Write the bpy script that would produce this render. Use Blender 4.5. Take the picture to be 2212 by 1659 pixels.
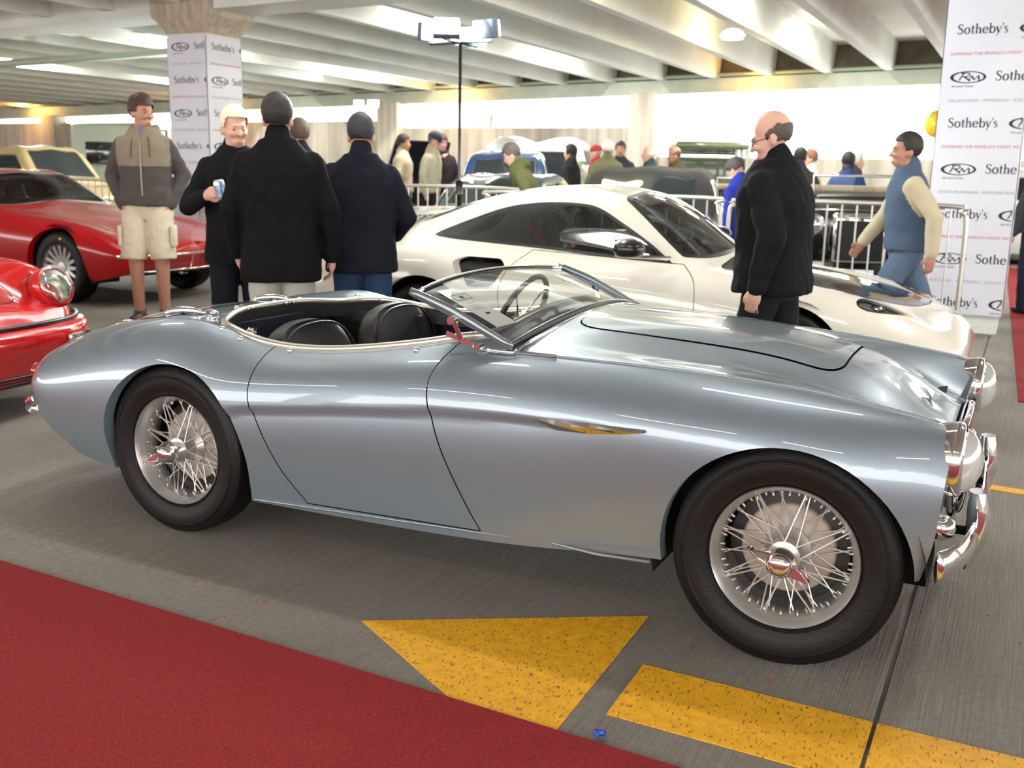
import bpy, bmesh, math, random
import numpy as np
from mathutils import Vector, Matrix
from mathutils.bvhtree import BVHTree

for _o in list(bpy.data.objects):
    bpy.data.objects.remove(_o, do_unlink=True)
random.seed(7)
SC = bpy.context.scene
COL = SC.collection
PI = math.pi

# ------------------------------------------------------------------ camera
# world: X along the parked cars, Y towards the far wall, Z up, origin on the floor below the camera
_th, _pt, _ro = math.radians(26.5), math.radians(11.7), math.radians(-1.1)
_r0 = Vector((math.cos(_th), math.sin(_th), 0)); _f0 = Vector((-math.sin(_th), math.cos(_th), 0)); _u0 = Vector((0, 0, 1))
_fw = math.cos(_pt)*_f0 - math.sin(_pt)*_u0
_dn = -(math.sin(_pt)*_f0 + math.cos(_pt)*_u0)
_rt = math.cos(_ro)*_r0 + math.sin(_ro)*_dn
_d2 = -math.sin(_ro)*_r0 + math.cos(_ro)*_dn
camd = bpy.data.cameras.new('camera'); cam = bpy.data.objects.new('camera', camd); COL.objects.link(cam)
m = Matrix((_rt, -_d2, -_fw)).transposed().to_4x4(); m.translation = Vector((0, 0, 1.385)); cam.matrix_world = m
camd.sensor_fit = 'HORIZONTAL'; camd.sensor_width = 36.0; camd.lens = 36.0*2200/2212; camd.clip_start = .05; camd.clip_end = 400
camd.dof.use_dof = True; camd.dof.focus_distance = 3.2; camd.dof.aperture_fstop = 4.5
SC.camera = cam

# ------------------------------------------------------------------ world, exposure, large lights
SC.view_settings.view_transform = 'Standard'; SC.view_settings.look = 'None'
SC.view_settings.gamma = 1.0; SC.view_settings.use_curve_mapping = False
SC.view_settings.exposure = 0.25
W = bpy.data.worlds.new('overcast'); SC.world = W; W.use_nodes = True
_bg = W.node_tree.nodes['Background']; _bg.inputs[0].default_value = (1.0, 0.985, 0.96, 1); _bg.inputs[1].default_value = 6.5

# ------------------------------------------------------------------ materials
MATS = {}
def mat(name, col, rough=.5, metal=0., coat=0., spec=.5, emit=None, es=0., trans=0., ior=1.45, alpha=1., noise=0., nscale=8., bump=0., bscale=40., coat_r=.03, sheen=0., col2=None, stretch=None, flake=0.):
    if name in MATS: return MATS[name]
    m = bpy.data.materials.new(name); m.use_nodes = True; MATS[name] = m
    nt = m.node_tree; b = nt.nodes['Principled BSDF']
    I = b.inputs
    I['Base Color'].default_value = (*col, 1); I['Roughness'].default_value = rough; I['Metallic'].default_value = metal
    I['Coat Weight'].default_value = coat; I['Coat Roughness'].default_value = coat_r; I['Specular IOR Level'].default_value = spec
    I['Transmission Weight'].default_value = trans; I['IOR'].default_value = ior; I['Alpha'].default_value = alpha
    if sheen: I['Sheen Weight'].default_value = sheen; I['Sheen Roughness'].default_value = .5
    if emit: I['Emission Color'].default_value = (*emit, 1); I['Emission Strength'].default_value = es
    if noise or bump or col2:
        tc = nt.nodes.new('ShaderNodeTexCoord'); vec = tc.outputs['Object']
        if stretch:
            mp = nt.nodes.new('ShaderNodeMapping'); mp.inputs['Scale'].default_value = stretch
            nt.links.new(vec, mp.inputs[0]); vec = mp.outputs[0]
        if noise or col2:
            n = nt.nodes.new('ShaderNodeTexNoise'); n.inputs['Scale'].default_value = nscale; n.inputs['Detail'].default_value = 5
            nt.links.new(vec, n.inputs['Vector'])
            r = nt.nodes.new('ShaderNodeValToRGB'); k = noise
            c2 = col2 or tuple(min(1, c*(1+k)) for c in col)
            c1 = col if col2 else tuple(c*(1-k) for c in col)
            r.color_ramp.elements[0].color = (*c1, 1); r.color_ramp.elements[1].color = (*c2, 1)
            r.color_ramp.elements[0].position = .3; r.color_ramp.elements[1].position = .7
            nt.links.new(n.outputs[0], r.inputs[0]); nt.links.new(r.outputs[0], I['Base Color'])
        if bump:
            n2 = nt.nodes.new('ShaderNodeTexNoise'); n2.inputs['Scale'].default_value = bscale; n2.inputs['Detail'].default_value = 3
            nt.links.new(vec, n2.inputs['Vector'])
            bp = nt.nodes.new('ShaderNodeBump'); bp.inputs['Strength'].default_value = bump; bp.inputs['Distance'].default_value = .01
            nt.links.new(n2.outputs[0], bp.inputs['Height']); nt.links.new(bp.outputs[0], I['Normal'])
    return m
def glass(name, tint=(1, 1, 1), alpha=.12, rough=.0, ior=1.5):
    """thin pane: mostly transparent with a glossy reflection"""
    if name in MATS: return MATS[name]
    m = bpy.data.materials.new(name); m.use_nodes = True; MATS[name] = m
    nt = m.node_tree; nt.nodes.remove(nt.nodes['Principled BSDF']); out = nt.nodes['Material Output']
    t = nt.nodes.new('ShaderNodeBsdfTransparent'); t.inputs[0].default_value = (*tint, 1)
    g = nt.nodes.new('ShaderNodeBsdfGlossy'); g.inputs['Roughness'].default_value = rough
    fr = nt.nodes.new('ShaderNodeFresnel'); fr.inputs[0].default_value = ior
    ad = nt.nodes.new('ShaderNodeMath'); ad.operation = 'ADD'; ad.inputs[1].default_value = alpha; ad.use_clamp = True
    mx = nt.nodes.new('ShaderNodeMixShader')
    nt.links.new(fr.outputs[0], ad.inputs[0]); nt.links.new(ad.outputs[0], mx.inputs[0])
    nt.links.new(t.outputs[0], mx.inputs[1]); nt.links.new(g.outputs[0], mx.inputs[2]); nt.links.new(mx.outputs[0], out.inputs[0])
    return m
CHROME = mat('chrome', (.86, .87, .88), .04, 1.)
ALU = mat('polished_aluminium', (.72, .71, .69), .22, 1.)
RIMSILVER = mat('wheel_silver', (.52, .50, .48), .32, .85)
RUBBER = mat('tyre_rubber', (.0055, .0045, .0042), .5, spec=.3, bump=.15, bscale=90)
BLACKPL = mat('black_plastic', (.012, .012, .013), .35)
DARK = mat('underbody_black', (.008, .008, .008), .8)
LEATHER = mat('black_leather', (.017, .016, .017), .36, bump=.25, bscale=160)
GLASSM = glass('clear_glass', (.97, .99, .98), .0, 0., 1.28)
TINT = glass('tinted_glass', (.30, .36, .34), .06)
TINT2 = glass('dark_tinted_glass', (.10, .12, .12), .07)

# ------------------------------------------------------------------ object helpers
def link(o, parent=None):
    COL.objects.link(o)
    if parent: o.parent = parent
    return o
def tag(o, label=None, cat=None, group=None, kind=None):
    if label: o['label'] = label
    if cat: o['category'] = cat
    if group: o['group'] = group
    if kind: o['kind'] = kind
    return o
def thing(name, label, cat, loc=(0, 0, 0), rz=0., group=None):
    o = bpy.data.objects.new(name, None); o.empty_display_size = .1; link(o)
    o.location = loc; o.rotation_euler = (0, 0, rz)
    return tag(o, label, cat, group)
def obj(name, bm, material, parent=None, smooth=True, auto=None, label=None):
    me = bpy.data.meshes.new(name)
    nl = bm.verts.layers.float_vector.get('n')
    norms = [tuple(v[nl]) for v in bm.verts] if nl else None
    for f in bm.faces: f.smooth = smooth
    bm.to_mesh(me); bm.free()
    if norms is not None:
        me.normals_split_custom_set_from_vertices(norms)
    elif auto:
        me.set_sharp_from_angle(angle=math.radians(auto))
    for mm in (material if isinstance(material, (list, tuple)) else [material]): me.materials.append(mm)
    o = link(bpy.data.objects.new(name, me), parent)
    if label: o['label'] = label
    return o
def dup(o, parent=None, name=None, label=None, kids=True):
    c = o.copy(); link(c, parent)
    if name: c.name = name
    if label: c['label'] = label
    if kids:
        for k in list(o.children): dup(k, c)
    return c
def box(bm, c, s, rot=None, bev=0., seg=2):
    r = bmesh.ops.create_cube(bm, size=1.); vs = r['verts']
    bmesh.ops.scale(bm, verts=vs, vec=s)
    if bev:
        es = list({e for v in vs for e in v.link_edges})
        rr = bmesh.ops.bevel(bm, geom=es, offset=bev, segments=seg, affect='EDGES', profile=.5)
        vs = list({v for f in rr['faces'] for v in f.verts} | {v for v in vs if v.is_valid})
    if rot: bmesh.ops.rotate(bm, verts=vs, cent=(0, 0, 0), matrix=Matrix.Rotation(rot[0], 3, rot[1]) if isinstance(rot, tuple) and not isinstance(rot[0], (list, tuple)) else rot)
    bmesh.ops.translate(bm, verts=vs, vec=c)
    return vs
def nb(): return bmesh.new()
def bxo(name, c, s, material, parent=None, bev=0., rot=None, label=None):
    bm = nb(); box(bm, c, s, rot, bev); return obj(name, bm, material, parent, smooth=bool(bev), auto=40 if bev else None, label=label)
def tube(bm, pts, r, n=8, closed=False, caps=True):
    """round tube along pts; r number or list"""
    P = [Vector(p) for p in pts]; N = len(P); rings = []
    R = r if isinstance(r, (list, tuple)) else [r]*N
    up = None
    for i in range(N):
        if closed: t = (P[(i+1) % N]-P[i-1])
        else: t = P[min(i+1, N-1)]-P[max(i-1, 0)]
        t.normalize()
        if up is None:
            up = Vector((0, 0, 1)) if abs(t.z) < .9 else Vector((1, 0, 0))
        a = t.cross(up)
        if a.length < 1e-5: a = t.cross(Vector((0, 1, 0)))
        a.normalize(); b = a.cross(t); up = b
        rings.append([bm.verts.new(P[i]+R[i]*(math.cos(2*PI*k/n)*a+math.sin(2*PI*k/n)*b)) for k in range(n)])
    L = N if closed else N-1
    for i in range(L):
        A, B = rings[i], rings[(i+1) % N]
        for k in range(n):
            bm.faces.new((A[k], A[(k+1) % n], B[(k+1) % n], B[k]))
    if caps and not closed:
        bm.faces.new(rings[0]); bm.faces.new(rings[-1][::-1])
def cyl(bm, a, b, r, n=16, r2=None): tube(bm, [a, b], [r, r if r2 is None else r2], n)
def lathe(bm, prof, n=48, axis='Y', c=(0, 0, 0)):
    """prof: list of (radius, along-axis)"""
    rings = []
    for r, a in prof:
        ring = []
        for k in range(n):
            x, y = r*math.cos(2*PI*k/n), r*math.sin(2*PI*k/n)
            p = {'Y': (x, a, y), 'Z': (x, y, a), 'X': (a, x, y)}[axis]
            ring.append(bm.verts.new((p[0]+c[0], p[1]+c[1], p[2]+c[2])))
        rings.append(ring)
    for i in range(len(rings)-1):
        A, B = rings[i], rings[i+1]
        for k in range(n):
            f = (A[k], A[(k+1) % n], B[(k+1) % n], B[k])
            bm.faces.new(f)
    if prof[0][0] > 1e-4: pass
def loop(bm, pts):
    return bm.faces.new([bm.verts.new(p) for p in pts])
def prism(bm, pts, d):
    """extrude a planar polygon pts by vector d"""
    d = Vector(d); A = [bm.verts.new(p) for p in pts]; B = [bm.verts.new(Vector(p)+d) for p in pts]; n = len(pts)
    bm.faces.new(A[::-1]); bm.faces.new(B)
    for i in range(n): bm.faces.new((A[i], A[(i+1) % n], B[(i+1) % n], B[i]))
    bmesh.ops.recalc_face_normals(bm, faces=bm.faces[:])
def ellipsoid(bm, c, s, u=16, v=10, rot=None):
    c = Vector(c); R = rot
    def mk(x, y, z):
        p = Vector((x*s[0], y*s[1], z*s[2])); return bm.verts.new((R @ p if R is not None else p)+c)
    T, B = mk(0, 0, 1), mk(0, 0, -1); rows = []
    for i in range(1, v):
        t = PI*i/v; st, ct = math.sin(t), math.cos(t); rows.append([mk(st*math.cos(2*PI*k/u), st*math.sin(2*PI*k/u), ct) for k in range(u)])
    for k in range(u):
        k2 = (k+1) % u; bm.faces.new((T, rows[0][k], rows[0][k2])); bm.faces.new((B, rows[-1][k2], rows[-1][k]))
        for A, C in zip(rows, rows[1:]): bm.faces.new((A[k], C[k], C[k2], A[k2]))
def smooth_pts(pts, n=8, closed=False):
    """Catmull-Rom through pts"""
    P = [np.array(p, float) for p in pts]; N = len(P); out = []
    for i in range(N if closed else N-1):
        p1, p2 = P[i], P[(i+1) % N]
        p0 = P[i-1] if (closed or i > 0) else 2*p1-p2
        p3 = P[(i+2) % N] if (closed or i+2 < N) else 2*p2-p1
        for k in range(n):
            t = k/n
            out.append(.5*((2*p1)+(-p0+p2)*t+(2*p0-5*p1+4*p2-p3)*t*t+(-p0+3*p1-3*p2+p3)*t**3))
    if not closed: out.append(P[-1])
    return [tuple(p) for p in out]
def rounded(poly, r, n=4):
    """round the corners of a 2-D polygon"""
    out = []; N = len(poly)
    rr = r if isinstance(r, (list, tuple)) else [r]*N
    for i in range(N):
        p = Vector(poly[i]); a = Vector(poly[i-1])-p; b = Vector(poly[(i+1) % N])-p
        q = min(rr[i], a.length*.49, b.length*.49)
        if q < 1e-4: out.append(tuple(p)); continue
        s, e = p+a.normalized()*q, p+b.normalized()*q
        for k in range(n+1):
            t = k/n; out.append(tuple(s*(1-t)**2+p*2*t*(1-t)+e*t*t))
    return out

# ------------------------------------------------------------------ lofted car bodies
def cspline(t, y, tt):
    """natural cubic spline (numpy), y: (n, ...)"""
    t = np.asarray(t, float); y = np.asarray(y, float); n = len(t); h = np.diff(t)
    A = np.eye(n); rhs = np.zeros_like(y)
    for i in range(1, n-1):
        A[i, i-1] = h[i-1]; A[i, i] = 2*(h[i-1]+h[i]); A[i, i+1] = h[i]
        rhs[i] = 6*((y[i+1]-y[i])/h[i]-(y[i]-y[i-1])/h[i-1])
    M = np.linalg.solve(A, rhs.reshape(n, -1)).reshape(y.shape)
    k = np.clip(np.searchsorted(t, tt)-1, 0, n-2)
    sh = (-1,)+(1,)*(y.ndim-1)
    d = (tt-t[k]).reshape(sh); e = (t[k+1]-tt).reshape(sh); hh = h[k].reshape(sh)
    return (M[k]*e**3+M[k+1]*d**3)/(6*hh)+(y[k]/hh-M[k]*hh/6)*e+(y[k+1]/hh-M[k+1]*hh/6)*d
def loft_grid(grid, nu, nv, warp=None):
    """grid: stations x stringers x 3 (half body, last stringer on y=0). returns dense points (nu, 2*nv-1, 3), y both signs, first column at y<0"""
    G = np.array(grid, float)
    Mr = G[:, ::-1][:, 1:].copy(); L = G.copy(); L[..., 1] *= -1
    full = np.concatenate([L, Mr], 1)            # right side (y<0) bottom ... centre ... left bottom
    du = np.linalg.norm(np.diff(full, axis=0), axis=2).mean(1); u = np.concatenate([[0], np.cumsum(du)])
    dv = np.linalg.norm(np.diff(full, axis=1), axis=2).mean(0); v = np.concatenate([[0], np.cumsum(dv)])
    D = cspline(u, full, np.linspace(0, u[-1], nu))
    D = cspline(v, D.transpose(1, 0, 2), np.linspace(0, v[-1], 2*nv-1)).transpose(1, 0, 2)
    if warp is not None: D = warp(D)
    return D
def grid_bm(D, cap_end=False):
    nu, nv = D.shape[:2]
    a = np.gradient(D, axis=0); b = np.gradient(D, axis=1)
    N = np.cross(a, b); ln = np.linalg.norm(N, axis=2, keepdims=True)
    N = np.where(ln > 1e-9, N/np.maximum(ln, 1e-9), 0)
    # orientation: outward = up at the centre
    if N[nu//2, nv//2, 2] < 0: N = -N; flip = True
    else: flip = False
    bm = nb(); nl = bm.verts.layers.float_vector.new('n')
    V = []
    for i in range(nu):
        row = []
        for j in range(nv):
            v = bm.verts.new(D[i, j]); v[nl] = N[i, j]; row.append(v)
        V.append(row)
    for i in range(nu-1):
        for j in range(nv-1):
            q = (V[i][j], V[i+1][j], V[i+1][j+1], V[i][j+1])
            if flip: q = q[::-1]
            bm.faces.new(q)
    return bm
_BB = {}
def inpoly(p, poly):
    x, y = p; q = _BB.get(id(poly))
    if q is None or q[0] is not poly:
        xs = [a[0] for a in poly]; ys = [a[1] for a in poly]; q = (poly, min(xs), max(xs), min(ys), max(ys)); _BB[id(poly)] = q
    if x < q[1] or x > q[2] or y < q[3] or y > q[4]: return False
    r = False; n = len(poly); j = n-1
    for i in range(n):
        xi, yi = poly[i]; xj, yj = poly[j]
        if (yi > y) != (yj > y) and x < (xj-xi)*(y-yi)/(yj-yi)+xi: r = not r
        j = i
    return r
def inset(poly, d):
    """shrink a 2-D polygon by d (works for either winding)"""
    n = len(poly); area = sum(poly[i][0]*poly[(i+1) % n][1]-poly[(i+1) % n][0]*poly[i][1] for i in range(n))
    s = 1 if area > 0 else -1; out = []
    for i in range(n):
        a, b, c = Vector(poly[i-1]), Vector(poly[i]), Vector(poly[(i+1) % n])
        e1 = (b-a); e2 = (c-b)
        if e1.length < 1e-7 or e2.length < 1e-7: out.append(tuple(b)); continue
        e1.normalize(); e2.normalize()
        n1 = Vector((-e1.y, e1.x))*s; n2 = Vector((-e2.y, e2.x))*s
        k = n1+n2; L = max(.35, (1+n1.dot(n2))); out.append(tuple(b+k*(d/L)))
    return out
def knife(bm, poly, ax, cond):
    """cut mesh along a closed polygon seen along axis ax ('y' -> poly in x,z ; 'z' -> poly in x,y)"""
    I = (0, 2) if ax == 'y' else ((0, 1) if ax == 'z' else (1, 2))
    n = len(poly)
    xs = [p[0] for p in poly]; ys = [p[1] for p in poly]; bb = (min(xs)-.05, max(xs)+.05, min(ys)-.05, max(ys)+.05)
    cand = []
    for f in bm.faces:
        v = f.verts[0].co
        if bb[0]-.05 < v[I[0]] < bb[1]+.05 and bb[2]-.05 < v[I[1]] < bb[3]+.05 and cond(f.calc_center_median()): cand.append(f)
    cset = set(cand)
    ctr = [(f.calc_center_median()[I[0]], f.calc_center_median()[I[1]]) for f in cand]
    fr = [max((Vector((v.co[I[0]], v.co[I[1]]))-Vector(ctr[i])).length for v in f.verts) for i, f in enumerate(cand)]
    base_c = np.array(ctr).reshape(-1, 2); base_r = np.array(fr); base_n = len(cand); extra = []
    def addx(f):
        c = f.calc_center_median(); extra.append((f, c[I[0]], c[I[1]], max(math.hypot(v.co[I[0]]-c[I[0]], v.co[I[1]]-c[I[1]]) for v in f.verts)+1e-6))
    for i in range(n):
        a, b = Vector(poly[i]), Vector(poly[(i+1) % n]); e = b-a
        if e.length < 1e-6: continue
        e0 = e.normalized(); nn = Vector((-e0.y, e0.x)); L = e.length
        d = base_c-np.array(a); q = d @ np.array(nn); s = d @ np.array(e0)
        idx = np.nonzero((np.abs(q) <= base_r+1e-6) & (s > -base_r-.003) & (s < L+base_r+.003))[0]
        near = [cand[k] for k in idx]
        for f, fx, fy, rr in extra:
            dx = fx-a.x; dy = fy-a.y; ss = dx*e0.x+dy*e0.y
            if abs(dx*nn.x+dy*nn.y) <= rr and -rr-.003 < ss < L+rr+.003: near.append(f)
        sel = []
        for f in near:
            if not f.is_valid: continue
            lo = 1e9; hi = -1e9; s0 = 1e9; s1 = -1e9
            for v in f.verts:
                dx = v.co[I[0]]-a.x; dy = v.co[I[1]]-a.y; qq = dx*nn.x+dy*nn.y; ss = dx*e0.x+dy*e0.y
                lo = min(lo, qq); hi = max(hi, qq); s0 = min(s0, ss); s1 = max(s1, ss)
            if lo < -1e-6 and hi > 1e-6 and s1 > -.002 and s0 < L+.002: sel.append(f)
        if not sel: continue
        g = list({v for f in sel for v in f.verts})+list({ed for f in sel for ed in f.edges})+sel
        pc = [0, 0, 0]; pn = [0, 0, 0]; pc[I[0]], pc[I[1]] = a; pn[I[0]], pn[I[1]] = nn
        r = bmesh.ops.bisect_plane(bm, geom=g, dist=1e-6, plane_co=pc, plane_no=pn)
        for q in r['geom']:
            if isinstance(q, bmesh.types.BMFace) and q not in cset: cset.add(q); cand.append(q); addx(q)
        for q in r['geom_cut']:
            for f in (q.link_faces if hasattr(q, 'link_faces') else []):
                if f not in cset: cset.add(f); cand.append(f); addx(f)
    out = []
    for f in cand:
        if not f.is_valid: continue
        c = f.calc_center_median()
        if inpoly((c[I[0]], c[I[1]]), poly): out.append(f)
    return out
def take(bm, faces):
    """move faces to a new bmesh (with the normal layer)"""
    nl = bm.verts.layers.float_vector.get('n'); b2 = nb(); n2 = b2.verts.layers.float_vector.new('n'); mp = {}
    for f in faces:
        vs = []
        for v in f.verts:
            if v not in mp:
                w = b2.verts.new(v.co); w[n2] = v[nl]; mp[v] = w
            vs.append(mp[v])
        try: b2.faces.new(vs)
        except ValueError: pass
    bmesh.ops.delete(bm, geom=faces, context='FACES')
    return b2
def shift_n(bm, d):
    nl = bm.verts.layers.float_vector.get('n')
    for v in bm.verts: v.co += v[nl]*d
def panel_cut(bm, poly, ax, cond, gap=.005, lift=0.):
    """cut a panel with a recessed gap; returns (panel bm, seam bm)"""
    knife(bm, poly, ax, cond); ins = inset(poly, gap)
    knife(bm, ins, ax, cond)
    I = (0, 2) if ax == 'y' else (0, 1)
    ring = []; inner = []
    for f in bm.faces:
        c = f.calc_center_median()
        if not cond(c): continue
        q = (c[I[0]], c[I[1]])
        if inpoly(q, poly): (inner if inpoly(q, ins) else ring).append(f)
    seam = take(bm, ring); pan = take(bm, [f for f in inner if f.is_valid])
    shift_n(seam, -.007)
    if lift: shift_n(pan, lift)
    return pan, seam
def border(bm, poly, ax, cond, tol=.004):
    """boundary edges of bm that lie on poly -> ordered list of loops of coordinates"""
    I = (0, 2) if ax == 'y' else (0, 1); n = len(poly)
    def near(p):
        for i in range(n):
            a, b = Vector(poly[i]), Vector(poly[(i+1) % n]); e = b-a; L = e.length
            if L < 1e-6: continue
            t = max(0, min(1, (p-a).dot(e)/(L*L)))
            if (p-a-e*t).length < tol: return True
        return False
    es = [e for e in bm.edges if len(e.link_faces) == 1 and cond((e.verts[0].co+e.verts[1].co)/2)
          and all(near(Vector((v.co[I[0]], v.co[I[1]]))) for v in e.verts)]
    return es
def lip(bm, edges, vec, cen=None):
    """flange: fresh quads from boundary edges along vec, facing the middle of the hole"""
    if not edges: return
    mp = {}; nl = bm.verts.layers.float_vector.get('n'); vec = Vector(vec); vd = vec.normalized()
    if cen is None:
        cen = Vector((0, 0, 0))
        for e in edges: cen += (e.verts[0].co+e.verts[1].co)/2
        cen /= len(edges)
    def nv(v):
        if v not in mp:
            n = cen-v.co; n -= vd*n.dot(vd); n.normalize(); a, b = bm.verts.new(v.co), bm.verts.new(v.co+vec)
            if nl: a[nl] = n; b[nl] = n
            mp[v] = (a, b, n)
        return mp[v]
    for e in edges:
        a, b = nv(e.verts[0]), nv(e.verts[1])
        f = bm.faces.new((a[0], b[0], b[1], a[1])); f.normal_update()
        if f.normal.dot(a[2]) < 0: f.normal_flip()
def chain(edges):
    """order edges to coordinate polylines"""
    adj = {}
    for e in edges:
        for a, b in ((e.verts[0], e.verts[1]), (e.verts[1], e.verts[0])): adj.setdefault(a, []).append(b)
    seen = set(); out = []
    starts = [v for v in adj if len(adj[v]) == 1]+list(adj)
    for s in starts:
        if s in seen: continue
        path = [s]; seen.add(s); cur = s
        while True:
            nx = [w for w in adj[cur] if w not in seen]
            if not nx: break
            cur = nx[0]; seen.add(cur); path.append(cur)
        if len(path) > 2: out.append(([v.co.copy() for v in path], path[0] in adj[path[-1]]))
    return out
def drape(poly, tree, axis, n=14, off=.003, frm=5.):
    """flat polygon sliced into a grid and pushed on a body (BVH) along an axis: ('y',-1): looking from y=-5 towards +y ; ('z',1) from above"""
    ax, sg = axis; bm = nb()
    mk = (lambda p: (p[0], 0, p[1])) if ax == 'y' else ((lambda p: (p[0], p[1], 0)) if ax == 'z' else (lambda p: (0, p[0], p[1])))
    f = loop(bm, [mk(p) for p in poly])
    xs = [p[0] for p in poly]; ys = [p[1] for p in poly]
    for k, (lo, hi) in enumerate(((min(xs), max(xs)), (min(ys), max(ys)))):
        m = max(2, int(n*(hi-lo)/max(max(xs)-min(xs), max(ys)-min(ys))))
        for i in range(1, m):
            t = lo+(hi-lo)*i/m; pc = mk((t, 0) if k == 0 else (0, t)); pn = mk((1, 0) if k == 0 else (0, 1))
            bmesh.ops.bisect_plane(bm, geom=bm.verts[:]+bm.edges[:]+bm.faces[:], dist=1e-5, plane_co=pc, plane_no=pn)
    nl = bm.verts.layers.float_vector.new('n')
    k = {'x': 0, 'y': 1, 'z': 2}[ax]; d = Vector((0, 0, 0)); d[k] = -sg
    for v in bm.verts:
        o = v.co.copy(); o[k] = sg*frm
        hit = tree.ray_cast(o, d)
        if hit[0] is None: hit = tree.find_nearest(o+d*(frm-.5*0))
        nn = hit[1]
        if nn.dot(d) > 0: nn = -nn
        v.co = hit[0]+nn*off; v[nl] = nn
    bm.normal_update()
    fs = bm.faces[:]
    if fs and sum(f.normal.dot(Vector(d)) for f in fs) > 0: bmesh.ops.reverse_faces(bm, faces=fs)
    # average the normals a little (smooth)
    return bm
# ================================================================== the garage deck
def struct(name, bm, m, parent=None, **k):
    o = obj(name, bm, m, parent, **k)
    if parent is None: o['kind'] = 'structure'
    return o
def ramp(x, y):
    a = min(1, max(0, (-x-4.9)/1.6)); b = min(1, max(0, (y-5.0)/1.2)); a = a*a*(3-2*a); b = b*b*(3-2*b)
    return .12*a*b
TILT = .018
def tz(x): return TILT*(x+5)
def concrete(name, c1, c2, lines=None, rough=.8, stain=.0):
    m = bpy.data.materials.new(name); m.use_nodes = True; nt = m.node_tree; b = nt.nodes['Principled BSDF']; L = nt.links.new
    b.inputs['Roughness'].default_value = rough
    tc = nt.nodes.new('ShaderNodeTexCoord')
    n1 = nt.nodes.new('ShaderNodeTexNoise'); n1.inputs['Scale'].default_value = .7; n1.inputs['Detail'].default_value = 6; L(tc.outputs['Object'], n1.inputs['Vector'])
    n2 = nt.nodes.new('ShaderNodeTexNoise'); n2.inputs['Scale'].default_value = 45; n2.inputs['Detail'].default_value = 4; L(tc.outputs['Object'], n2.inputs['Vector'])
    r = nt.nodes.new('ShaderNodeValToRGB'); r.color_ramp.elements[0].position = .3; r.color_ramp.elements[1].position = .72
    r.color_ramp.elements[0].color = (*c1, 1); r.color_ramp.elements[1].color = (*c2, 1); L(n1.outputs[0], r.inputs[0])
    mx = nt.nodes.new('ShaderNodeMix'); mx.data_type = 'RGBA'; mx.blend_type = 'MULTIPLY'; mx.inputs[0].default_value = .28 if lines and lines[0] > 50 else .14
    r2 = nt.nodes.new('ShaderNodeValToRGB'); r2.color_ramp.elements[0].color = (.45, .45, .45, 1); r2.color_ramp.elements[1].color = (1.3, 1.3, 1.3, 1); r2.color_ramp.elements[0].position = .3; r2.color_ramp.elements[1].position = .7
    L(n2.outputs[0], r2.inputs[0]); L(r.outputs[0], mx.inputs[6]); L(r2.outputs[0], mx.inputs[7]); col = mx.outputs[2]; hgt = n2.outputs[0]
    if lines:                                     # broom finish
        mp = nt.nodes.new('ShaderNodeMapping'); mp.inputs['Scale'].default_value = lines; L(tc.outputs['Object'], mp.inputs[0])
        n3 = nt.nodes.new('ShaderNodeTexNoise'); n3.inputs['Scale'].default_value = 1; n3.inputs['Detail'].default_value = 3; L(mp.outputs[0], n3.inputs['Vector'])
        r3 = nt.nodes.new('ShaderNodeValToRGB'); r3.color_ramp.elements[0].color = (.66, .66, .66, 1); r3.color_ramp.elements[1].color = (1.15, 1.15, 1.15, 1); r3.color_ramp.elements[0].position = .35; r3.color_ramp.elements[1].position = .65
        L(n3.outputs[0], r3.inputs[0])
        m2 = nt.nodes.new('ShaderNodeMix'); m2.data_type = 'RGBA'; m2.blend_type = 'MULTIPLY'; m2.inputs[0].default_value = .45 if lines[0] > 50 else .8; L(col, m2.inputs[6]); L(r3.outputs[0], m2.inputs[7]); col = m2.outputs[2]
        hgt = n3.outputs[0]
    L(col, b.inputs['Base Color'])
    bp = nt.nodes.new('ShaderNodeBump'); bp.inputs['Strength'].default_value = .35; bp.inputs['Distance'].default_value = .006; L(hgt, bp.inputs['Height']); L(bp.outputs[0], b.inputs['Normal'])
    return m
FLOORM = concrete('deck_concrete', (.165, .145, .120), (.240, .218, .188), (150, 3, 1))
CEILM = concrete('precast_concrete', (.54, .55, .50), (.70, .71, .65), None, .85)
WALLM = concrete('cast_wall_concrete', (.56, .51, .42), (.68, .63, .54), (5, 5, .25), .85)
# floor with the open control joint
bm = nb(); xs = sorted(set(list(np.linspace(-48, -12, 10))+list(np.arange(-12, -3, .4))+[-3, -.226, -.225, -.213, -.212]+list(np.linspace(2, 14, 4)))); ys = sorted(set(list(np.linspace(-7.3, 4, 5))+list(np.arange(4.4, 7.2, .25))+list(np.linspace(8, 22.3, 6))))
V = [[bm.verts.new((x, y, ramp(x, y)-(.012 if -.2251 < x < -.2129 else 0))) for y in ys] for x in xs]
for i in range(len(xs)-1):
    for j in range(len(ys)-1): bm.faces.new((V[i][j], V[i+1][j], V[i+1][j+1], V[i][j+1]))
struct("floor", bm, FLOORM, smooth=False)
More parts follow.
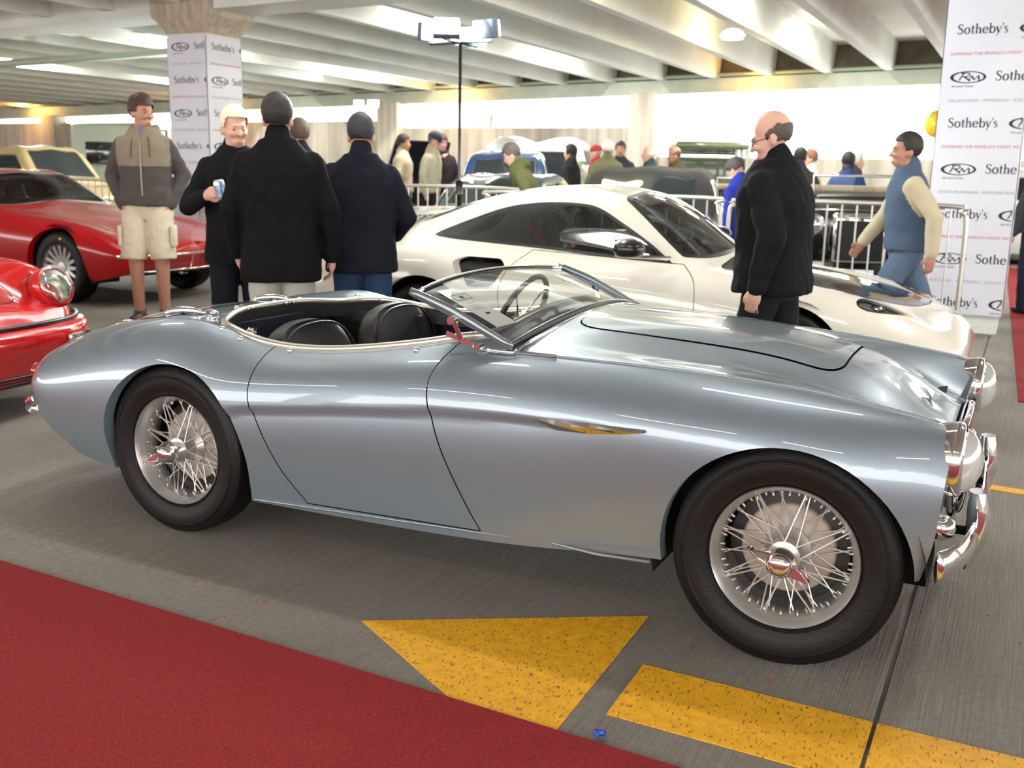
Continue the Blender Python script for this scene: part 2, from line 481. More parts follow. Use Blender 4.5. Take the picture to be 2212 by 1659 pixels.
# ceiling: double-tee deck
bm = nb(); pts = [(-48, -7.4), (14, -7.4), (14, 22.6), (-48, 22.6)]
A = [bm.verts.new((x, y, 4.02+tz(x))) for x, y in pts]; B = [bm.verts.new((x, y, 4.2+tz(x))) for x, y in pts]
bm.faces.new(A[::-1]); bm.faces.new(B)
for k in range(4): bm.faces.new((A[k], A[(k+1) % 4], B[(k+1) % 4], B[k]))
ceil = struct('ceiling', bm, CEILM, smooth=False)
def stem_mesh(y0, y1):
    bm = nb(); h = .57
    prism(bm, [(-.075, y0, 0), (.075, y0, 0), (.11, y0, h+.02), (-.11, y0, h+.02)], (0, y1-y0, 0))
    me = bpy.data.meshes.new('tee_stem'); bm.to_mesh(me); bm.free(); me.materials.append(CEILM); return me
sA, sB = stem_mesh(10.72, 22.0), stem_mesh(-7.2, 10.06)
for k in range(-11, 32):
    x = -2.78-1.165*k
    if x < -46 or x > 13: continue
    for me in (sA, sB):
        o = link(bpy.data.objects.new('tee_stem', me), ceil); o.location = (x, 0, 3.45+tz(x))
# girder on the column line
bm = nb(); prism(bm, [(-48, 10.06, 3.36+tz(-48)), (14, 10.06, 3.36+tz(14)), (14, 10.06, 4.03+tz(14)), (-48, 10.06, 4.03+tz(-48))], (0, .68, 0)); struct('trim_1', bm, CEILM, smooth=False)
# far facade
bm = nb(); prism(bm, [(-48, 21.9, 3.16+tz(-48)), (14, 21.9, 3.16+tz(14)), (14, 21.9, 3.45+tz(14)), (-48, 21.9, 3.45+tz(-48))], (0, .7, 0)); struct('trim_2', bm, mat('ledge_paint', (.50, .55, .46), .6, noise=.1, nscale=3), smooth=False)
bm = nb(); prism(bm, [(-48, 22.15, 3.4+tz(-48)), (14, 22.15, 3.4+tz(14)), (14, 22.15, 4.05+tz(14)), (-48, 22.15, 4.05+tz(-48))], (0, .25, 0)); struct('trim_3', bm, mat('infill_brown', (.16, .135, .10), .9, noise=.25, nscale=4), smooth=False)
def wallbox(name, x0, x1, y0, y1, z0, z1, m=WALLM):
    bm = nb(); box(bm, ((x0+x1)/2, (y0+y1)/2, (z0+z1)/2), (x1-x0, y1-y0, z1-z0)); return struct(name, bm, m, smooth=False)
wallbox('wall_back', -48, -14.4, 22.02, 22.3, 0, 2.60)
wallbox('wall_back', -14.4, -7.8, 22.02, 22.3, 0, 2.43)
wallbox('wall_back', -7.8, 14, 22.02, 22.3, 0, 1.80)
for k, x in enumerate((-34, -26.5, -14.42, -7.8, 1.3, 9)):
    wallbox('trim_%d' % (4+k), x-.29, x+.29, 21.72, 22.2, 0, 3.2+tz(x))
wallbox('wall_front', -48, 14, -7.3, -7.05, 0, .95)
wallbox('wall_left', -48.2, -47.9, -7.3, 22.3, 0, 1.1)
wallbox('wall_right', 13.9, 14.2, -7.3, 22.3, 0, 1.0)
# near column line (behind the camera) and the two wrapped columns
def column(name, cx, cy, w, label, cap=True):
    o = thing(name, label, 'column', (cx, cy, 0)); t = tz(cx)
    bm = nb(); box(bm, (0, 0, 1.5), (w, w, 3.06)); obj('shaft', bm, CEILM, o, smooth=False)
    bm = nb(); zs = [(3.02, w/2+.005), (3.10, w/2+.05), (3.22, w/2+.17), (3.30, w/2+.19), (4.0+t, w/2+.19)]; R = []
    for z, h in zs: R.append([bm.verts.new((sx*h, sy*min(h, w/2+.10), z)) for sx, sy in ((-1, -1), (1, -1), (1, 1), (-1, 1))])
    for A, B in zip(R, R[1:]):
        for k in range(4): bm.faces.new((A[k], A[(k+1) % 4], B[(k+1) % 4], B[k]))
    bm.faces.new(R[-1]); bm.faces.new(R[0][::-1]); obj('capital', bm, mat('capital_concrete', (.40, .34, .26), .85, noise=.2, nscale=4, stretch=(3, 3, .5)), o, smooth=False)
    return o
colL = column('column', -9.695, 10.42, .62, 'tall concrete column wrapped in a white banner, with a flared top, behind the men')
colR = column('column', -.50, 10.72, .66, 'white banner-wrapped column beside the walking man in the vest')
for k, x in enumerate((-9.6, -.4, 8.8)):
    wallbox('trim_%d' % (12+k), x-.3, x+.3, -7.05, -6.45, 0, 3.5+tz(x))
for k, x in enumerate((-18.9, -28.1, -37.3, 8.7)):
    wallbox('trim_%d' % (16+k), x-.31, x+.31, 10.11, 10.73, 0, 3.4+tz(x))
# ---- paint and carpet on the floor
def paint_mat():
    m = mat('road_paint_yellow', (.74, .37, .008), .6, noise=.12, nscale=25)
    nt = m.node_tree; b = nt.nodes['Principled BSDF']; L = nt.links.new
    tc = nt.nodes.new('ShaderNodeTexCoord'); mp = nt.nodes.new('ShaderNodeMapping'); mp.inputs['Scale'].default_value = (160, 45, 1); L(tc.outputs['Object'], mp.inputs[0])
    n = nt.nodes.new('ShaderNodeTexNoise'); n.inputs['Scale'].default_value = 1; n.inputs['Detail'].default_value = 4; L(mp.outputs[0], n.inputs['Vector'])
    r = nt.nodes.new('ShaderNodeValToRGB'); r.color_ramp.elements[0].position = .585; r.color_ramp.elements[1].position = .66; r.color_ramp.elements[0].color = (0, 0, 0, 1); L(n.outputs[0], r.inputs[0])
    old = b.inputs['Base Color'].links[0].from_socket
    mx = nt.nodes.new('ShaderNodeMix'); mx.data_type = 'RGBA'; L(r.outputs[0], mx.inputs[0]); L(old, mx.inputs[6]); mx.inputs[7].default_value = (.14, .09, .035, 1); L(mx.outputs[2], b.inputs['Base Color'])
    bp = nt.nodes.new('ShaderNodeBump'); bp.inputs['Strength'].default_value = .3; bp.inputs['Distance'].default_value = .004; bp.invert = True; L(r.outputs[0], bp.inputs['Height']); L(bp.outputs[0], b.inputs['Normal'])
    return m
PM = paint_mat()
def painted(name, pts, label):
    bm = nb(); prism(bm, [(x, y, .0005) for x, y in pts], (0, 0, .0025)); o = obj(name, bm, PM, smooth=False); return tag(o, label, 'marking')
painted('painted_arrowhead', [(-1.735, 2.457), (-.957, 2.93), (-.935, 2.161), (-1.25, 2.1725)], 'yellow arrowhead painted on the concrete beside the red carpet')
painted('painted_arrow_shaft', [(-.86, 2.61), (-.852, 2.30), (-.2245, 2.29), (-.2245, 2.595)], 'short yellow arrow shaft piece between the arrowhead and the floor joint')
painted('painted_arrow_shaft', [(-.2135, 2.595), (-.2135, 2.29), (2.6, 2.29), (2.6, 2.58)], 'yellow arrow shaft running on past the floor joint')
painted('painted_bay_line', [(-.13, 5.10), (-.14, 5.02), (5.5, 4.55), (5.5, 4.65)], 'thin yellow bay line on the floor in front of the white coupe')
def carpet_mat():
    m = mat('red_carpet_pile', (.25, .008, .010), .95, noise=.42, nscale=150)
    nt = m.node_tree; b = nt.nodes['Principled BSDF']; L = nt.links.new; tc = nt.nodes.new('ShaderNodeTexCoord')
    n = nt.nodes.new('ShaderNodeTexNoise'); n.inputs['Scale'].default_value = 320; n.inputs['Detail'].default_value = 2; L(tc.outputs['Object'], n.inputs['Vector'])
    bp = nt.nodes.new('ShaderNodeBump'); bp.inputs['Strength'].default_value = .9; bp.inputs['Distance'].default_value = .006; L(n.outputs[0], bp.inputs['Height']); L(bp.outputs[0], b.inputs['Normal'])
    v = nt.nodes.new('ShaderNodeTexVoronoi'); v.inputs['Scale'].default_value = 75; L(tc.outputs['Object'], v.inputs['Vector'])
    r = nt.nodes.new('ShaderNodeValToRGB'); r.color_ramp.elements[0].position = .06; r.color_ramp.elements[1].position = .10; r.color_ramp.elements[0].color = (1, 1, 1, 1); r.color_ramp.elements[1].color = (0, 0, 0, 1); L(v.outputs['Distance'], r.inputs[0])
    n4 = nt.nodes.new('ShaderNodeTexNoise'); n4.inputs['Scale'].default_value = 22; L(tc.outputs['Object'], n4.inputs['Vector'])
    r4 = nt.nodes.new('ShaderNodeValToRGB'); r4.color_ramp.elements[0].position = .56; r4.color_ramp.elements[1].position = .60; L(n4.outputs[0], r4.inputs[0])
    mu = nt.nodes.new('ShaderNodeMath'); mu.operation = 'MULTIPLY'; L(r.outputs[0], mu.inputs[0]); L(r4.outputs[0], mu.inputs[1])
    old = b.inputs['Base Color'].links[0].from_socket; mx = nt.nodes.new('ShaderNodeMix'); mx.data_type = 'RGBA'; L(mu.outputs[0], mx.inputs[0]); L(old, mx.inputs[6]); mx.inputs[7].default_value = (.55, .22, .20, 1); L(mx.outputs[2], b.inputs['Base Color'])
    return m
CM = carpet_mat()
bm = nb(); prism(bm, [(-26, 3.09, .0), (-26, -3.4, .0), (9, -3.6, .0), (9, 1.79, .0)], (0, 0, .008)); tag(obj('red_carpet', bm, CM, smooth=False), 'wide red carpet runner along the blue roadster', 'carpet')
bm = nb(); prism(bm, [(.06, 7.2, .0), (5.5, 7.2, .0), (5.5, 18.8, .0), (-.27, 18.8, .0)], (0, 0, .008)); tag(obj('red_carpet', bm, CM, smooth=False), 'red carpet on the floor past the wrapped column by the walking man', 'carpet')
# litter
bm = nb(); rnd = random.Random(4)
bmesh.ops.create_icosphere(bm, subdivisions=2, radius=.016)
for v in bm.verts: v.co = Vector((v.co.x*1.1, v.co.y*.9, v.co.z*.5))*(1+.45*(rnd.random()-.5))
bmesh.ops.translate(bm, verts=bm.verts, vec=(-.826, 2.185, .015)); tag(obj('crumpled_wrapper', bm, mat('blue_foil', (.03, .08, .45), .3, .4), smooth=False), 'small crumpled blue wrapper at the carpet edge', 'wrapper')
rf = mat('red_fluff', (.45, .02, .05), .9)
bm = nb()
for k in range(170):
    x, y = rnd.uniform(-2.6, .75), rnd.uniform(2.2, 3.6); s = rnd.uniform(.0015, .0045)
    ellipsoid(bm, (x, y, s*.4+.003), (s*rnd.uniform(.8, 2), s, s*.5), 5, 3)
tag(obj('carpet_fluff', bm, rf, smooth=False), 'red carpet lint scattered over the concrete around the roadster', 'lint', kind='stuff')
def W_(px, d, z=0.):
    u = (px-1106)/2200; return (d*(u*.8949-.4462), d*(u*.4462+.8949), z)
# ================================================================== strip lamps added under the deck
def area(name, loc, rot, sx, sy, power, col=(1, .97, .92), parent=None):
    L = bpy.data.lights.new(name, 'AREA'); L.shape = 'RECTANGLE'; L.size = sx; L.size_y = sy; L.energy = power; L.color = col
    o = link(bpy.data.objects.new(name, L), parent); o.location = loc; o.rotation_euler = rot; return o
def strip(x, y, across=False):  # strip fitting added to light the scene
    pw = (16 if y > 0 else 9) if across else ((26 if x < -6 else 60) if y < 8 else 170)
    o = thing('added_strip_light', 'fluorescent strip light added under the concrete deck to light the scene', 'light', (x, y, 3.98+tz(x)), 0, 'fluorescent strips added under the deck')
    if across: o.rotation_euler = (0, 0, PI/2); o.location.z = 3.41+tz(x)
    bm = nb(); box(bm, (0, 0, .0), (.16, 1.25, .06), bev=.01); obj('housing', bm, mat('enamel_white', (.8, .8, .8), .4), o, auto=40)
    bm = nb(); tube(bm, [(0, -.6, -.045), (0, .6, -.045)], .018, 10); obj('tube', bm, mat('tube_glow', (1, 1, 1), .5, emit=(1, .97, .90), es=16), o)
    area('strip_glow', (0, 0, -.08), (0, 0, 0), 0.12, 1.2, pw, parent=o)
for x, y in ((-3.36, 6.5), (-8.0, 6.5), (1.3, 6.5), (-12.7, 6.5), (-3.36, 14), (-8.0, 14), (1.3, 14), (-12.7, 14), (-3.36, 18.5), (-8, 18.5), (-12.7, 18.5), (-17.4, 6.5), (-17.4, 14), (-22, 10), (-17.4, 18.5)):
    strip(x, y)
for x in (-6.4, -4.3, -2.2, -.1, 2.0): strip(x, -1.0, True)
for x in (-5.6, -3.3, -.9): strip(x, 3.9, True)  # row added to brighten upward-facing surfaces of the roadster
# ================================================================== the blue roadster
PAINT = mat('ice_blue_metallic', (.215, .262, .298), .40, .60, coat=1., coat_r=.02)
def wire_wheel(root, name, loc, side, steer=0., spokes=True, ears=.3):
    """side -1: outer face towards -Y"""
    w = bpy.data.objects.new(name, None); link(w, root); w.location = loc
    w.rotation_euler = (0, 0, steer + (0 if side < 0 else PI))
    bm = nb(); R = .325
    prof = [(.200, .02), (.200, .046), (.209, .052), (.218, .061), (.222, .066), (.226, .066), (.245, .076), (.268, .080), (.281, .0795), (.283, .082), (.287, .082), (.289, .078), (.300, .075), (.306, .0715)]
    tr = []
    for k, (yy) in enumerate((.062, .058, .056, .037, .034, .032, .013, .010, .008)):
        tr.append((R-(.006 if k % 3 == 1 else 0)-.9*yy*yy*1.5, yy))
    prof = prof+[(.314, .068)]+tr
    full = [(r, -a) for r, a in prof]+[(r, a) for r, a in prof[::-1][0:]]
    lathe(bm, full, 72)
    obj('tyre', bm, RUBBER, w, auto=50)
    bm = nb()
    lathe(bm, [(.190, -.030), (.198, -.046), (.2045, -.058), (.2095, -.064), (.2125, -.060), (.2085, -.049), (.199, -.040), (.196, -.02), (.196, .05), (.205, .058), (.190, .05), (.183, .02), (.183, 0), (.186, -.014), (.190, -.030)], 72)
    obj('rim', bm, RIMSILVER, w, auto=60)
    bm = nb()
    lathe(bm, [(0, -.055), (.030, -.055), (.046, -.05), (.05, -.03), (.048, .0), (.058, .012), (.068, .02), (.068, .045), (.05, .06), (0, .06)], 40)
    obj('hub', bm, RIMSILVER, w, auto=40)
    bm = nb()
    lathe(bm, [(0, .03), (.128, .03), (.134, .034), (.137, .04), (.137, .09), (0, .09)], 48)
    obj('brake_drum', bm, mat('drum_tan', (.36, .31, .26), .6, .2), w, auto=40)
    bm = nb()
    lathe(bm, [(.137, .06), (.174, .065), (.174, .08), (.137, .085)], 48)
    obj('backplate', bm, mat('dark_steel', (.05, .05, .05), .5, .6), w, auto=40)
    if spokes:
        bm = nb(); cyl(bm, (0, 0, 0), (1, 0, 0), .0025, 5); sm = bpy.data.meshes.new('spoke'); bm.to_mesh(sm); bm.free(); sm.materials.append(mat('satin_spoke', (.60, .58, .55), .35, .7))
        bm = nb(); lathe(bm, [(0, -.006), (.005, -.005), (.005, .004), (0, .005)], 8, 'X'); nm = bpy.data.meshes.new('spoke_nipple'); bm.to_mesh(nm); bm.free(); nm.materials.append(CHROME)
        def spoke(a0, r0, y0, a1, r1, y1):
            p = Vector((r0*math.cos(a0), y0, r0*math.sin(a0))); q = Vector((r1*math.cos(a1), y1, r1*math.sin(a1))); d = q-p
            o = link(bpy.data.objects.new('spoke', sm), w); o.location = p; o.rotation_euler = d.to_track_quat('X', 'Z').to_euler(); o.scale = (d.length, 1, 1)
        n = 16
        for k in range(8):
            a = 2*PI*k/8
            for s in (-1, 1): spoke(a, .046, -.046, a+s*.36+.12, .188, -.016)
        for k in range(n):
            a = 2*PI*k/n
            for s in (-1, 1):
                spoke(a+.1, .060, .030, a+.1+s*.42+.05, .182, .004)   # inner row
        bm = nb()
        for k in range(48):
            a = 2*PI*k/48; d = Vector((math.cos(a), 0, math.sin(a)))
            p = d*.186+Vector((0, -.018+.016*(k % 2), 0)); cyl(bm, p-d*.012, p+d*.002, .0042, 6)
        o = obj('spoke_nipples', bm, RIMSILVER, w); o['kind'] = 'stuff'
    # two-eared knock-off
    bm = nb()
    lathe(bm, [(0, -.142), (.014, -.141), (.026, -.136), (.034, -.126), (.036, -.112), (.043, -.106), (.045, -.094), (.040, -.084), (.034, -.050), (0, -.050)], 32)
    sp = obj('knock_off_spinner', bm, CHROME, w, auto=50, label='two-eared chrome wheel spinner')
    for s in (0, PI):
        pts = [(.030, -.019), (.06, -.013), (.094, -.001), (.095, .003), (.06, .015), (.030, .020)]
        b2 = nb(); prism(b2, [(x, -.116, z) for x, z in pts], (0, .020, 0))
        for v in b2.verts:
            v.co.y -= (v.co.x-.03)*.28; v.co = Matrix.Rotation(s+ears, 3, 'Y') @ v.co
        bmesh.ops.bevel(b2, geom=b2.edges[:], offset=.004, segments=2, affect='EDGES')
        obj('spinner_ear', b2, CHROME, sp, auto=50)
    return w

def healey():
    car = thing('roadster', 'pale metallic blue open roadster with wire wheels, parked on the bare concrete', 'car', (-.548, 3.486, 0))
    X = lambda x, *yz: [(x, y, z) for y, z in yz]
    grid = [
     [(-3.16, 0, .30), (-3.21, 0, .37), (-3.235, 0, .44), (-3.24, 0, .50), (-3.23, 0, .57), (-3.20, 0, .62), (-3.15, 0, .665), (-3.05, 0, .71)],
     [(-3.08, .42, .28), (-3.16, .44, .36), (-3.19, .45, .44), (-3.195, .45, .50), (-3.17, .44, .58), (-3.13, .37, .63), (-3.06, .22, .685), (-2.95, 0, .735)],
     [(-2.92, .64, .255), (-3.02, .67, .34), (-3.065, .69, .44), (-3.07, .68, .52), (-3.03, .61, .622), (-2.98, .47, .672), (-2.92, .27, .715), (-2.85, 0, .75)],
     [(-2.72, .70, .225), (-2.79, .735, .34), (-2.81, .754, .45), (-2.81, .738, .58), (-2.79, .60, .725), (-2.77, .44, .745), (-2.75, .25, .76), (-2.72, 0, .772)],
     X(-2.5, (.708, .205), (.745, .34), (.766, .46), (.748, .64), (.598, .793), (.46, .777), (.26, .784), (0, .79)),
     X(-2.286, (.712, .195), (.748, .34), (.769, .47), (.748, .655), (.600, .812), (.47, .79), (.26, .793), (0, .797)),
     X(-2.08, (.713, .19), (.748, .34), (.769, .49), (.742, .640), (.612, .772), (.50, .777), (.28, .79), (0, .795)),
     X(-1.86, (.713, .19), (.747, .35), (.767, .51), (.738, .650), (.622, .742), (.54, .762), (.30, .79), (0, .80)),
     X(-1.5, (.713, .195), (.745, .37), (.765, .55), (.735, .685), (.626, .760), (.54, .782), (.30, .81), (0, .82)),
     X(-1.1, (.713, .205), (.743, .40), (.762, .585), (.734, .715), (.622, .800), (.52, .838), (.30, .885), (0, .905)),
     X(-.75, (.712, .225), (.742, .42), (.762, .60), (.736, .722), (.612, .812), (.50, .842), (.30, .885), (0, .906)),
     X(-.35, (.712, .262), (.745, .44), (.768, .60), (.745, .712), (.600, .812), (.46, .822), (.28, .868), (0, .89)),
     X(0., (.712, .27), (.748, .44), (.772, .585), (.748, .70), (.592, .797), (.43, .787), (.26, .827), (0, .848)),
     X(.22, (.705, .285), (.735, .44), (.752, .575), (.725, .682), (.588, .774), (.42, .727), (.25, .748), (0, .768)),
     [(.345, .682, .315), (.375, .702, .45), (.385, .712, .57), (.39, .692, .66), (.395, .585, .747), (.375, .42, .668), (.365, .25, .665), (.36, 0, .675)],
     [(.385, .668, .325), (.412, .690, .45), (.422, .700, .57), (.428, .680, .652), (.435, .582, .738), (.415, .42, .655), (.41, .25, .645), (.405, 0, .655)],
    ]
    def crease_z(x): return np.interp(x, [-2.1, -1.95, -1.82, -1.5, -1.1, -.72, -.5], [.52, .53, .552, .594, .632, .652, .66])
    def warp(D):
        x, y, z = D[..., 0], D[..., 1], D[..., 2]
        cz = crease_z(x); d = cz-z
        amt = np.clip((x+2.05)/.1, 0, 1)*np.clip((-.45-x)/.3, 0, 1)
        prof = np.where(d > 0, np.clip(d/.009, 0, 1)*np.exp(-np.maximum(d-.009, 0)/.10), 0)*.012*amt*(np.abs(y) > .6)
        D = D.copy(); D[..., 1] = y-np.sign(y)*prof
        return D
    D = loft_grid(grid, 190, 90, warp)
    bm = grid_bm(D)
    tree = BVHTree.FromBMesh(bm)
    def topz(x, y):
        h = tree.ray_cast(Vector((x, y, 3)), Vector((0, 0, -1))); return h[0].z
    def sidey(x, z, s=-1):
        h = tree.ray_cast(Vector((x, s*3, z)), Vector((0, -s, 0))); return h[0].y if h[0] else s*.75
    # wheel arches
    def arch(cx, cz, r, back=0.):
        return [(cx+r*1.0*math.cos(a), cz+r*math.sin(a)) for a in np.linspace(0, PI, 33)]+[(cx-r*.985, cz-.08), (cx-r*.90, .0), (cx+r*.93, .0), (cx+r*.985, cz-.08)]
    for a in (arch(.022, .315, .352), arch(-2.238, .312, .356)):
        fs = knife(bm, a, 'y', lambda c: abs(c.y) > .30 and c.z < .70)
        bmesh.ops.delete(bm, geom=fs, context='FACES')
        for s in (-1, 1):
            lip(bm, border(bm, a, 'y', lambda c, s=s: c.y*s > .3), (0, -s*.05, 0))
    # cockpit opening (plan)
    ck = [(-2.40, 0), (-2.385, .15), (-2.325, .32), (-2.22, .46), (-2.08, .545), (-1.9, .585), (-1.6, .592), (-1.3, .565), (-1.13, .52), (-1.02, .47), (-.985, .3), (-.97, 0)]
    half = smooth_pts(ck, 4); ckp = half+[(x, -y) for x, y in half[::-1][1:-1]]
    fs = knife(bm, ckp, 'z', lambda c: c.z > .55)
    bmesh.ops.delete(bm, geom=fs, context='FACES')
    ce = border(bm, ckp, 'z', lambda c: c.z > .55)
    rimloops = chain(ce)
    lb = nb(); nlb = lb.verts.layers.float_vector.new('n'); mpv = {}
    for e in ce:
        q = []
        for v in e.verts:
            if v not in mpv:
                n_ = (Vector((-1.65, 0, v.co.z))-v.co).normalized(); a_, b_ = lb.verts.new(v.co), lb.verts.new(v.co+Vector((0, 0, -.07))); a_[nlb] = n_; b_[nlb] = n_; mpv[v] = (a_, b_, n_)
            q.append(mpv[v])
        f = lb.faces.new((q[0][0], q[1][0], q[1][1], q[0][1])); f.normal_update()
        if f.normal.dot(q[0][2]) < 0: f.normal_flip()
    obj('cockpit_lining', lb, LEATHER, car)
    # doors
    dr = [(-1.855, .80), (-1.862, .70), (-1.858, .588), (-1.806, .477), (-1.729, .335), (-1.632, .222), (-.932, .243), (-.979, .325), (-1.048, .469), (-1.092, .586), (-1.122, .689), (-1.124, .764), (-1.085, .90)]
    dr = smooth_pts(dr[:6], 4)+smooth_pts(dr[6:], 4)
    for s in (-1, 1):
        pan, seam = panel_cut(bm, dr, 'y', lambda c, s=s: c.y*s > .50, .0045)
        obj('door', pan, PAINT, car); obj('door_gap', seam, DARK, car)
    # bonnet and boot lids
    bo = rounded([(-.80, -.335), (.085, -.30), (.085, .30), (-.80, .335)], .10, 6)
    pan, seam = panel_cut(bm, bo, 'z', lambda c: c.z > .5, .006, .003); obj('bonnet', pan, PAINT, car); obj('bonnet_gap', seam, DARK, car)
    bt = rounded([(-2.60, -.36), (-2.60, .36), (-3.00, .33), (-3.00, -.33)], .12, 6)
    pan, seam = panel_cut(bm, bt, 'z', lambda c: c.z > .5, .004, .002); obj('boot_lid', pan, PAINT, car); obj('boot_gap', seam, DARK, car)
    # nose cap
    last = [tuple(p) for p in D[-1]]
    obj('body', bm, PAINT, car)
    b = nb(); V_ = [b.verts.new(p) for p in last]; n_ = len(V_)
    for j in range(n_//2):
        q = (V_[j], V_[j+1], V_[n_-2-j], V_[n_-1-j])
        try: b.faces.new(q if len(set(q)) == 4 else tuple(dict.fromkeys(q)))
        except ValueError: pass
    obj('nose_panel', b, PAINT, car, smooth=False)
    # fender seam beads on the crowns
    for s in (-1, 1):
        pts = []
        for x in np.linspace(-.93, .39, 30):
            y = s*np.interp(x, [-.95, -.35, 0, .22, .4], [.592, .585, .572, .568, .568]); pts.append((x, y, topz(x, y)+.0015))
        b = nb(); tube(b, pts, .004, 6); obj('wing_bead', b, PAINT, car)
    # cockpit rim moulding
    for pts, cl in rimloops:
        b = nb(); tube(b, [p+Vector((0, 0, .003)) for p in pts], .014, 10, closed=cl); obj('cockpit_moulding', b, mat('cockpit_trim_pale', (.62, .58, .50), .3, .85), car)
    # inside
    IN = mat('navy_trim', (.012, .015, .028), .7)
    b = nb(); box(b, (-1.38, 0, .20), (.95, 1.30, .02)); box(b, (-2.1, 0, .30), (.5, .86, .02)); box(b, (-2.36, 0, .50), (.02, .86, .5)); box(b, (-.90, 0, .46), (.02, 1.2, .50))
    for s in (-1, 1): box(b, (-1.40, s*.655, .45), (.98, .02, .48)); box(b, (-2.12, s*.45, .52), (.48, .02, .44))
    obj('cockpit_tub', b, IN, car, smooth=False)
    b = nb(); box(b, (-1.5, 0, .33), (1.2, .22, .3), bev=.05); obj('transmission_tunnel', b, IN, car, auto=40)
    def seat(yc):
        b = nb()
        # back: rounded shield in y,z extruded along x and leaned
        out = smooth_pts([(-.24, 0), (-.255, .22), (-.235, .40), (-.15, .50), (0, .525), (.15, .50), (.235, .40), (.255, .22), (.24, 0)], 5)
        ring = []
        for (off, sc) in ((0., .93), (.012, .98), (.04, 1.), (.09, .985), (.115, .93), (.12, .80), (.10, .45)):
            ring.append([b.verts.new((off-.035*(1-(abs(y)/.26)**2)*(1 if off > .1 else 0), y*sc, .02+(z-.02)*(sc if z > .1 else 1))) for y, z in out])
        for A, B in zip(ring, ring[1:]):
            for k in range(len(A)-1): b.faces.new((A[k], A[k+1], B[k+1], B[k]))
        b.faces.new(ring[0][::-1]); b.faces.new(ring[-1])
        bmesh.ops.recalc_face_normals(b, faces=b.faces[:])
        for v in b.verts: v.co = Matrix.Rotation(-.22, 3, 'Y') @ v.co + Vector((-1.90, yc, .285))
        o = obj('seat_back', b, LEATHER, car, auto=70)
        b = nb(); pp = [Matrix.Rotation(-.22, 3, 'Y') @ Vector((.115, y*.955, .02+(z-.02)*.955))+Vector((-1.90, yc, .285)) for y, z in out]
        tube(b, pp, .005, 6); obj('piping', b, LEATHER, o)
        b = nb(); box(b, (-1.62, yc, .30), (.5, .48, .14), bev=.055, seg=3); obj('seat_cushion', b, LEATHER, car, auto=60)
    seat(-.31); seat(.31)
    # dashboard roll, instruments and steering wheel
    b = nb(); pts = [(-1.01, y, topz(-.93, y)-.055) for y in np.linspace(-.47, .47, 12)]; tube(b, pts, .04, 10); obj('dash_roll', b, LEATHER, car)
    b = nb(); box(b, (-.985, 0, .70), (.03, 1.0, .2), bev=.01); obj('dashboard', b, PAINT, car, auto=40)
    R = Matrix.Rotation(-1.15, 3, 'Y')
    b = nb(); pts = [R @ Vector((.205*math.cos(a), .205*math.sin(a), 0))+Vector((-1.33, .33, .78)) for a in np.linspace(0, 2*PI, 40, endpoint=False)]; tube(b, pts, .012, 8, closed=True)
    sw = obj('steering_wheel', b, LEATHER, car)
    b = nb()
    for k in range(4):
        a = PI/4+k*PI/2; p = R @ Vector((.2*math.cos(a), .2*math.sin(a), 0))+Vector((-1.33, .33, .78)); tube(b, [p, Vector((-1.33, .33, .78))], .004, 6)
    cyl(b, (-1.33, .33, .78), (-.98, .33, .66), .02, 10); cyl(b, (-1.345, .33, .786), (-1.31, .33, .772), .045, 16)
    obj('wheel_spokes', b, ALU, sw)
    # ---- windscreen, folded back
    def arc(x0, z0, bow, zc, ym=.60, n=17, rise=0.):
        return [Vector((x0+bow*(1-(y/ym)**2), y, z0+zc*(1-(y/ym)**2))) for y in np.linspace(-ym, ym, n)]
    base = arc(-.905, .838, .055, .075); top = arc(-1.262, .980, -.055, .030)
    POST = mat('windscreen_post_grey', (.16, .19, .20), .25, .6, coat=.6)
    ws = bpy.data.objects.new('windscreen', None); link(ws, car)
    b = nb(); tube(b, [p+Vector((0, 0, .004)) for p in top], .0085, 8); obj('top_rail', b, CHROME, ws)
    b = nb(); tube(b, base, .012, 8); obj('base_rail', b, BLACKPL, ws)
    b = nb(); tube(b, [p+Vector((.028, 0, -.008)) for p in base], .007, 8); obj('base_rail_chrome', b, CHROME, ws)
    for k in (0, -1):
        b = nb(); s = -1 if k == 0 else 1
        a, t = base[k]+Vector((.015, s*.004, .0)), top[k]+Vector((-.012, s*.004, .012)); d = (t-a); mid = (a+t)/2+Vector((0, 0, .012))
        pts = [a, a*.6+t*.4+Vector((0, 0, .006)), mid*.3+(a*.3+t*.7)*.7+Vector((0, 0, .004)), t]
        nrm = Vector((-d.z, 0, d.x)).normalized()
        rr = [.013, .017, .019, .015]
        rings = []
        for p, r in zip(smooth_pts(pts, 5), np.interp(np.linspace(0, 1, 16), [0, .33, .66, 1], rr)):
            p = Vector(p)
            rings.append([b.verts.new(p+nrm*r*1.0*math.cos(q)+Vector((0, 1, 0))*.009*math.sin(q)) for q in np.linspace(0, 2*PI, 12, endpoint=False)])
        for A, B in zip(rings, rings[1:]):
            for i in range(12): b.faces.new((A[i], A[(i+1) % 12], B[(i+1) % 12], B[i]))
        b.faces.new(rings[0][::-1]); b.faces.new(rings[-1]); bmesh.ops.recalc_face_normals(b, faces=b.faces[:])
        obj('side_post', b, POST, ws)
        # folding arm
        hinge = a*.45+t*.55+Vector((0, s*.012, -.012)); foot = Vector((-1.03, s*.605, topz(-1.03, s*.58)+.012)); up = Vector((-1.135, s*.60, topz(-1.135, s*.575)+.045))
        b = nb()
        def bar(p, q, w):
            d = (q-p).normalized(); n2 = Vector((-d.z, 0, d.x))*w; e = Vector((0, s*.006, 0))
            prism(b, [p-n2, q-n2, q+n2, p+n2], e)
